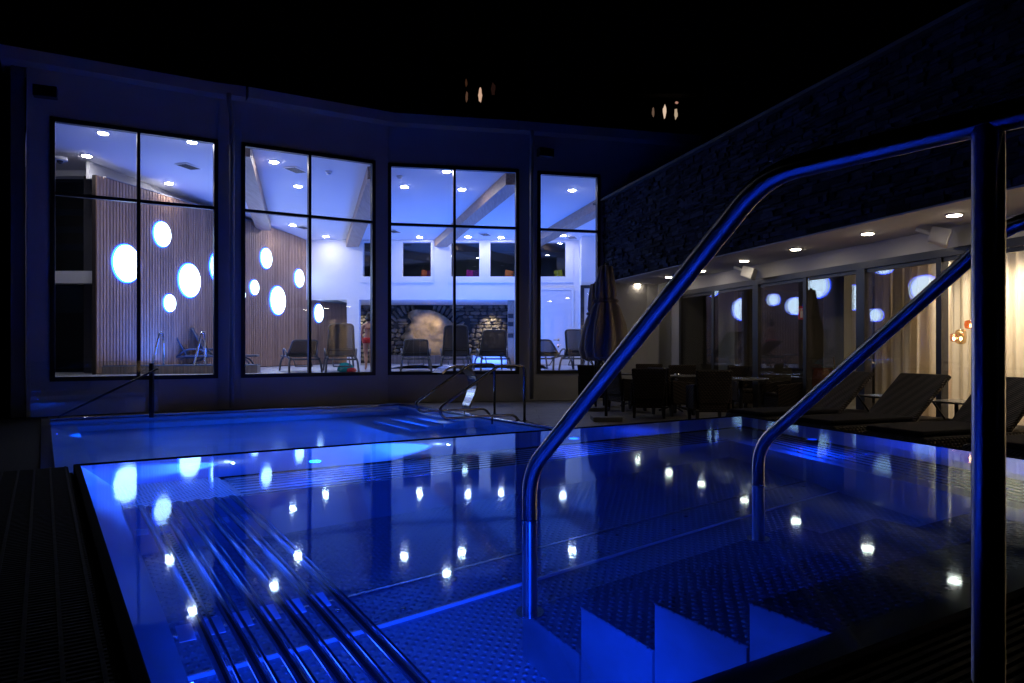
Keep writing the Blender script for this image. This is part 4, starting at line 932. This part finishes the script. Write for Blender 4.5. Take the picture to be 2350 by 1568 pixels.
# electrical box, sockets
t = thing('wall_box', 'small white control box with looped cable on the terrace wall', 'electrical box', wp(1432, 685, 16.84))
m = MB(); m.box(-.07, -.06, -.12, .05, 0, .12); m.obj('box_cover', WHITE, t, bevel=.008)
m = MB(); m.tube(bend([(0, -.03, -.12), (.0, -.03, -.35), (.12, -.03, -.42), (.2, -.03, -.3), (.2, -.03, .0)], .09), .007, 6); m.obj('cable', DARKMET, t)
m = MB(); m.box(.14, -.025, -.06, .26, 0, .08); m.obj('socket', WHITE, t, bevel=.006)
t = thing('wall_socket', 'white socket low on the terrace wall behind the parasol', 'socket', wp(1448, 765, 16.84))
m = MB(); m.box(-.09, -.025, -.12, .09, 0, .12); m.obj('socket_plate', WHITE, t, bevel=.006); m = MB(); m.lathe([(.03, 0), (.03, .01)], 12, c=(0, -.026, .03), M=Matrix.Rotation(R(90), 4, 'X')); m.obj('socket_insert', DARKMET, t)
# fire extinguisher sign on the lounge column
p = gl(11.75) + ng*.85; p = Vector((p.x, p.y, 0)); sgn = thing('fire_sign', 'red fire extinguisher sign inside the glass door', 'sign', wp(1842, 718, 12.0))
RD = pm("sign_red", (.55, .015, .04), .5, emit=(.5, .015, .04), estr=0); m = MB(); m.box(-.07, 0, -.11, .09, .006, .11); m.obj('sign_plate', RD, sgn)
m = MB(); m.box(-.04, -.004, -.08, .0, -.001, .03); m.box(-.03, -.004, .035, -.01, -.001, .06); m.box(-.045, -.004, .06, .01, -.001, .07); m.box(-.05, -.004, .02, -.044, -.001, .066); m.box(.04, -.004, .0, .06, -.001, .05); m.box(.035, -.004, -.06, .065, -.001, -.02); m.obj('sign_symbol', WHITE, sgn)
# chair and plant inside the lounge
t = thing('tub_chair', 'rounded rust orange lounge chair inside the glass door', 'armchair', (*(gl(12.5) + ng*.9), .02), R(200))
m = MB(); m.lathe([(.30, .38), (.32, .42), (.30, .46), (.05, .47)], 24); m.obj('seat', pm("rust_leather", (.14, .04, .018), .5), t)
m = MB(); n = 16
for k in range(n):
    a0_, a1_ = R(10 + 160*k/n), R(10 + 160*(k+1)/n)
    m.hexa([(math.cos(a)*r_, math.sin(a)*r_, z_) for z_ in (.44, .80) for (a, r_) in ((a0_, .30), (a1_, .30), (a1_, .34), (a0_, .34))])
m.obj('backrest', pm("rust_leather", (.14, .04, .018), .5), t)
for a in (45, 135, 225, 315):
    m = MB(); m.tube([(math.cos(R(a))*.2, math.sin(R(a))*.2, .38), (math.cos(R(a))*.28, math.sin(R(a))*.28, 0)], .014, 8); m.obj('leg', DARKMET, t)
t = thing('potted_plant', 'small leafy potted plant inside the glass door', 'plant', (*(gl(11.5) + ng*.4), .02))
m = MB(); m.lathe([(.10, 0), (.14, .28), (.13, .28)], 18); m.obj('pot', pm("pot_grey", (.15, .15, .15), .6), t)
m = MB(); rnd = random.Random(5)
for k in range(150):
    a, e, q = rnd.uniform(0, 6.28), rnd.uniform(.1, 1), rnd.uniform(.05, .36); c = Vector((math.cos(a)*q*.6, math.sin(a)*q*.6, .45 + q*1.4*e)); d_ = Vector((math.cos(a), math.sin(a), rnd.uniform(-.3, .6)))*.05; s_ = Vector((-math.sin(a), math.cos(a), 0))*.014
    m.quad(c-d_, c+s_, c+d_, c-s_)
m.obj('foliage', pm("leaf", (.06, .12, .05), .5), t)
m = MB(); m.tube([(0, 0, .25), (.01, 0, .7), (-.02, .01, 1.0)], .01, 6); m.obj('stem', pm("stem", (.1, .07, .04), .7), t)

# ================================================================== TERRACE FURNITURE
WICK = wicker_mat("wicker", (.005, .004, .0035), (.06, .045, .035)); CUSH = pm("dark_cushion", (.006, .005, .006), .95, spec=.1, bump=(90, .4))
def armchair():
    t = thing('wicker_armchair', '', 'armchair')
    m = MB(); m.box(-.24, -.24, .36, .24, .22, .42); m.obj('seat', WICK, t, bevel=.02)
    m = MB(); M = Matrix.Translation((0, .25, .30)) @ Matrix.Rotation(R(-9), 4, 'X')
    m.hexa([M @ Vector(q) for q in ((-.24, -.03, 0), (.24, -.03, 0), (.24, .035, 0), (-.24, .035, 0), (-.285, -.03, .53), (.285, -.03, .53), (.285, .035, .53), (-.285, .035, .53))]); m.obj('backrest', WICK, t, bevel=.025)
    m = MB(); M = Matrix.Translation((0, .26, 0)); m.hexa([M @ Vector(q) for q in ((-.21, -.04, .17), (.21, -.04, .17), (.21, .0, .17), (-.21, .0, .17), (-.24, -.04, .355), (.24, -.04, .355), (.24, .0, .355), (-.24, .0, .355))]); m.obj('skirt', WICK, t, bevel=.01)
    m = MB(); m.box(-.22, -.25, .17, .22, -.21, .355); m.obj('skirt', WICK, t, bevel=.01)
    for s in (-1, 1):
        m = MB(); x0, x1 = s*.245, s*.295
        m.hexa([(min(x0, x1), -.27, .20), (max(x0, x1), -.27, .20), (max(x0, x1), .25, .20), (min(x0, x1), .25, .20), (min(x0, x1), -.29, .56), (max(x0, x1), -.29, .56), (max(x0, x1), .27, .61), (min(x0, x1), .27, .61)]); m.obj('arm', WICK, t, bevel=.02)
        for y in (-.24, .24):
            m = MB(); m.hexa([(s*.24-.02, y-.02, 0), (s*.24+.02, y-.02, 0), (s*.24+.02, y+.02, 0), (s*.24-.02, y+.02, 0), (s*.24-.028, y-.028, .2), (s*.24+.028, y-.028, .2), (s*.24+.028, y+.028, .2), (s*.24-.028, y+.028, .2)]); m.obj('leg', DARKMET, t)
    return t
def at(x, Y): return ((x-CX)/FPX*Y, Y, 0)
ac = armchair(); first = True
for x, Y, rz, lb in ((1626, 11.5, 180, 'dark wicker armchair seen from behind, nearest the whirlpool corner'), (1489, 12.3, 170, 'dark wicker armchair seen from behind, left of the nearest one'), (1545, 12.7, 118, 'wicker armchair turned sideways between the two dark backs'),
        (1438, 13.6, 115, 'wicker armchair partly behind the near handrail'), (1366, 14.8, 160, 'farthest left wicker armchair, beside the parasol pole'), (1490, 15.3, -10, 'wicker armchair facing the camera behind the left table'),
        (1578, 14.3, 5, 'wicker armchair facing the camera behind the middle table'), (1720, 13.3, 0, 'wicker armchair facing the camera behind the right table'), (1668, 13.9, -60, 'wicker armchair turned sideways left of the right table'), (1800, 12.1, -80, 'wicker armchair in profile right of the right table')):
    if first: ac.location = at(x, Y); ac.rotation_euler = (0, 0, R(rz)); ac['label'] = lb; ac['group'] = 'wicker armchairs on the terrace'; first = False
    else: copy_thing(ac, at(x, Y), R(rz), lb, 'wicker armchairs on the terrace')
TT = pm("table_top", (.12, .12, .12), .22)
for x, Y, lb in ((1700, 12.2, 'round dark table, nearest and rightmost of three'), (1545, 13.5, 'round dark table in the middle of three'), (1455, 14.6, 'round dark table, farthest and leftmost of three')):
    t = thing('round_table', lb, 'table', at(x, Y), group='round tables on the terrace')
    m = MB(); m.lathe([(.43, .63), (.45, .64), (.45, .655), (.43, .66)], 40); m.obj('tabletop', TT, t)
    m = MB(); m.lathe([(.035, .02), (.03, .3), (.035, .63)], 14); m.obj('column', DARKMET, t)
    for k in range(4):
        a = R(90*k+20); m = MB(); m.tube([(0, 0, .10), (math.cos(a)*.3, math.sin(a)*.3, .02)], .018, 8); m.obj('foot', DARKMET, t)
# small cup on the right table
t = thing('ashtray', 'small ashtray on the middle round table', 'ashtray', (*at(1555, 13.4)[:2], .66)); m = MB(); m.lathe([(.05, 0), (.06, .03), (.045, .03), (.03, .012)], 16); m.obj('bowl', STEEL, t)
# parasols
def parasol(p, lb, H, zb_, R0, base=True):
    t = thing('folded_parasol', lb, 'parasol', p, group='folded parasols on the terrace')
    def fold(a, z): return 1 + .20*math.cos(8*a + 1.2*math.sin(z*3)) + .06*math.sin(3*a + z*5)
    prof = [(R0*.12, H), (R0*.30, H-.02), (R0*.42, H-.25), (R0*.50, H-.48), (R0*.40, H-.56), (R0*.62, H-.66), (R0*.9, H-.95), (R0*1.0, H-1.2), (R0*.97, zb_+.15), (R0*.82, zb_+.02), (R0*.5, zb_-.03), (R0*.1, zb_+.05)]
    m = MB(); m.lathe(prof, 72, mod=fold); m.obj('canopy', pm("taupe_canvas", (.30, .26, .23), .85, bump=(150, .3)), t)
    m = MB(); m.lathe([(R0*.52, H-.54), (R0*.60, H-.57), (R0*.5, H-.60)], 40, mod=fold); m.obj('tie_band', pm("canvas_strap", (.22, .19, .17), .9), t)
    m = MB(); m.tube([(0, 0, .05), (0, 0, H+.03)], .024, 14); m.obj('pole', DARKMET, t)
    m = MB()
    for k in range(8):
        a = R(45*k); m.tube([(math.cos(a)*R0*.55, math.sin(a)*R0*.55, zb_), (math.cos(a)*.03, math.sin(a)*.03, zb_-.14)], .008, 6)
    m.obj('ribs', DARKMET, t)
    m = MB(); m.box(-.23, -.23, 0, .23, .23, .07); m.obj('base_plate', pm("concrete_dark", (.12, .12, .12), .8), t, bevel=.01)
parasol(at(1391, 11.7), 'folded taupe parasol standing right of the rightmost tall window', 2.48, 1.0, .30)
parasol(at(1367, 13.6), 'second folded parasol half hidden behind the front one', 2.36, .95, .26)
# wicker loungers
WICK2 = wicker_mat('lounger_wicker', (.003, .0025, .0025), (.030, .022, .019))
def sunbed():
    t = thing('wicker_sun_lounger', '', 'sun lounger')
    m = MB(); m.box(0, 0, .14, 1.98, .70, .34); m.obj('frame', WICK2, t, bevel=.03)
    m = MB(); m.box(.02, .04, .342, 1.22, .66, .395); m.obj('cushion', CUSH, t, bevel=.02)
    a = R(38); c_, s_ = math.cos(a)*.78, math.sin(a)*.78
    m = MB(); m.hexa([(1.16, .03, .33), (1.20, .03, .29), (1.20, .67, .29), (1.16, .67, .33), (1.16+c_, .03, .38+s_), (1.22+c_, .03, .34+s_), (1.22+c_, .67, .34+s_), (1.16+c_, .67, .38+s_)]); m.obj('backrest', WICK2, t, bevel=.02)
    for y in (.1, .6):
        m = MB(); m.tube([(1.16+c_*.62, y, .31+s_*.62), (1.80, y, .34)], .012, 8); m.obj('prop', DARKMET, t)
    for x in (.06, 1.92):
        for y in (.06, .64):
            m = MB(); m.box(x-.03, y-.03, 0, x+.03, y+.03, .14); m.obj('leg', DARKMET, t)
    return t
sb = sunbed(); az_ = math.atan2(.385, .92)
spots = [((3.34, 7.6), 'middle wicker sun lounger, fully seen left of the post'), ((2.955, 8.59), 'farthest wicker sun lounger, nearest the armchairs'), ((3.72, 6.6), 'wicker sun lounger crossing behind the handrail post'), ((4.10, 5.6), 'nearest wicker sun lounger, at the right border')]
for i, ((x, y), lb) in enumerate(spots):
    if i == 0: sb.location = (x, y, 0); sb.rotation_euler = (0, 0, az_); sb['label'] = lb; sb['group'] = 'wicker sun loungers along the glass doors'
    else: copy_thing(sb, (x, y, 0), az_, lb, 'wicker sun loungers along the glass doors')
for x, Y, lb in ((2022, 9.35, 'dark square side table behind the middle sun lounger'), (2195, 8.35, 'dark square side table at the handrail post')):
    t = thing('side_table', lb, 'side table', at(x, Y), az_, 'side tables between the sun loungers')
    m = MB(); m.box(-.24, -.24, .53, .24, .24, .552); m.obj('tabletop', TT, t, bevel=.004)
    m = MB(); m.tube([(0, 0, .02), (0, 0, .53)], .022, 10); m.obj('column', DARKMET, t); m = MB(); m.box(-.18, -.18, 0, .18, .18, .02); m.obj('foot_plate', DARKMET, t)

# ================================================================== POOL FITTINGS
RAILD = pm('pool_rail_steel', (.22, .22, .23), .18, 1)
def pool_rail(px, py, lb):
    p = gp(px, py, 0); t = thing('pool_handrail', lb, 'handrail', p, group='handrails of the long pool')
    def L(s, z): return Vector((-D2.x*s, -D2.y*s, z))
    m = MB(); m.tube(bend([L(0, 0), L(0, .876), L(.49, .876), L(1.52, .26), L(1.45, .108), L(.20, .108), L(.10, .0)], .085, 8), .0215, 16); m.obj('rail_tube', RAILD, t)
    m = MB(); m.tube([L(.6, -.02), L(.6, .108)], .016, 10); m.obj('strut', RAILD, t)
    m = MB(); m.tube([L(0, 0), L(0, .012)], .05, 16); m.obj('floor_flange', STEEL, t)
pool_rail(1203.6, 966, 'right handrail of the long pool steps, nearer the camera')
pool_rail(1135, 951, 'left handrail of the long pool steps, farther away')
# swan neck water spout
p = gp(1070, 943, 0); t = thing('swan_neck_spout', 'curved steel blade water spout at the corner of the long pool', 'water spout', p)
prof = [(0, .02), (.0, .1), (-.10, .28), (-.16, .50), (-.09, .70), (.10, .82), (.32, .84), (.50, .78), (.60, .70)]
pts = bend([Vector((s, 0, z)) for s, z in prof], .12, 4); m = MB(); prev = None
for k, q in enumerate(pts):
    tg = (pts[min(k+1, len(pts)-1)] - pts[max(0, k-1)]).normalized(); nn_ = Vector((-tg.z, 0, tg.x))
    w_ = .13 + .07*(k/len(pts)); vs = []
    for s, e in ((-1, -1), (1, -1), (1, 1), (-1, 1)):
        q2 = q + nn_*.018*e; pos = Vector((-D2.x*q2.x, -D2.y*q2.x, q2.z)) + Vector((D1.x, D1.y, 0))*s*w_; vs.append(m.bm.verts.new(pos))
    if prev:
        for i in range(4): m.bm.faces.new((prev[i], prev[(i+1) % 4], vs[(i+1) % 4], vs[i])).smooth = False
    prev = vs
m.obj('blade', pm("spout_steel", (.4, .41, .43), .22, 1), t)
m = MB(); m.box(-.1, -.2, 0, .1, .2, .03, Matrix.Rotation(math.atan2(D1.y, D1.x) - R(90), 4, 'Z')); m.obj('base_plate', STEEL, t)
# glass balustrade at the far left
p = wp(348, 950, 12.2); p.z = 0; gb = thing('glass_balustrade', 'clear glass balustrade with slim steel post in front of the left window', 'balustrade')
zt_ = CH - 34/FPX*12.2
m = MB(); m.box(p.x-.03, p.y-.03, 0, p.x+.03, p.y+.03, zt_); m.obj('post', DARKMET, gb)
q0 = wp(70, 828, 11.1); q1 = wp(363, 828, 12.35)
m = MB(); zt2 = CH - 29/FPX*11.6; m.hexa([(q0.x, q0.y, .1), (q1.x, q1.y, .1), (q1.x, q1.y+.012, .1), (q0.x, q0.y+.012, .1), (q0.x, q0.y, zt2), (q1.x, q1.y, zt2), (q1.x, q1.y+.012, zt2), (q0.x, q0.y+.012, zt2)]); m.obj('glass_panel', glass_mat("balustrade_glass", 1.5, (.93, .96, .97)), gb)
m = MB(); m.tube([wp(363, 846, 12.1), wp(132, 958, 11.6)], .018, 10); m.obj('sloping_handrail', DARKMET, gb)

# ================================================================== BEYOND
m = MB(); m.bm.free()
m = MB(); n = 24
hv = []
for i in range(n+1):
    row = []
    for j in range(9):
        x = -90 + 180*i/n; y = 45 + 10*j; row.append(m.bm.verts.new((x, y, -1 + j*3.2 + 2.5*mn.noise(Vector((x*.03, y*.03, 0))))))
    hv.append(row)
for i in range(n):
    for j in range(8): m.bm.faces.new((hv[i][j], hv[i+1][j], hv[i+1][j+1], hv[i][j+1])).smooth = True
m.obj('hillside', pm("dark_grass", (.02, .03, .015), .9), kind='structure')
def house(x0, x1, y0, lb, spots, Y):
    a, c = wp(x0, y0, Y), wp(x1, y0, Y); t = thing('distant_house', lb, 'house', ((a.x+c.x)/2, Y, 0)); hw = (c.x-a.x)/2
    H = 30
    zt = a.z
    m = MB(); m.box(-hw, 0, 0, hw, 6, zt); m.obj('house_wall', pm("night_wall", (.03, .02, .015), .9), t)
    m = MB(); m.hexa([(-hw-.6, -1, zt), (hw+.6, -1, zt), (hw+.6, 7, zt), (-hw-.6, 7, zt), (-hw-.6, 2.9, zt+3), (hw+.6, 2.9, zt+3), (hw+.6, 3.1, zt+3), (-hw-.6, 3.1, zt+3)]); m.obj('roof', pm("night_roof", (.02, .02, .02), .9), t)
    for (sx, sy, w_, h_, s_, col) in spots:
        q = wp(sx, sy, Y-.02) - t.location; ww, hh_ = w_/FPX*Y/2, h_/FPX*Y/2; m = MB(); r = random.Random(int(sx))
        ring = []
        for k in range(14):
            a_ = 2*math.pi*k/14; rr = 1 + r.uniform(-.25, .15); ring.append((q.x + math.cos(a_)*ww*rr, q.z + math.sin(a_)*hh_*rr))  # ragged outline stands in for trees in front of the lit window
        f = [m.bm.verts.new((x_, -.03, z_)) for x_, z_ in ring]; b__ = [m.bm.verts.new((x_, .02, z_)) for x_, z_ in ring]; m.bm.faces.new(f); m.bm.faces.new(b__[::-1])
        for k in range(14): m.bm.faces.new((f[k], b__[k], b__[(k+1) % 14], f[(k+1) % 14]))
        m.obj('lit_window', emis("window_glow", col, s_), t)
house(1020, 1190, 150, 'unlit distant house with one lit window gap above the hall roof', ((1102, 219, 9, 34, .6, (1, .62, .42)), (1071, 222, 6, 26, .08, (1, .5, .3)), (1070, 190, 6, 18, .035, (1, .4, .2)), (1132, 205, 10, 34, .012, (1, .4, .3))), 60)
house(1440, 1600, 225, 'unlit distant house with two bright window gaps right of the hall roof', ((1525, 257, 8, 32, .75, (1, .72, .52)), (1551, 261, 8, 27, .45, (1, .75, .5)), (1499, 258, 6, 22, .12, (1, .6, .4)), (1553, 236, 8, 6, .4, (1, .5, .35))), 60)
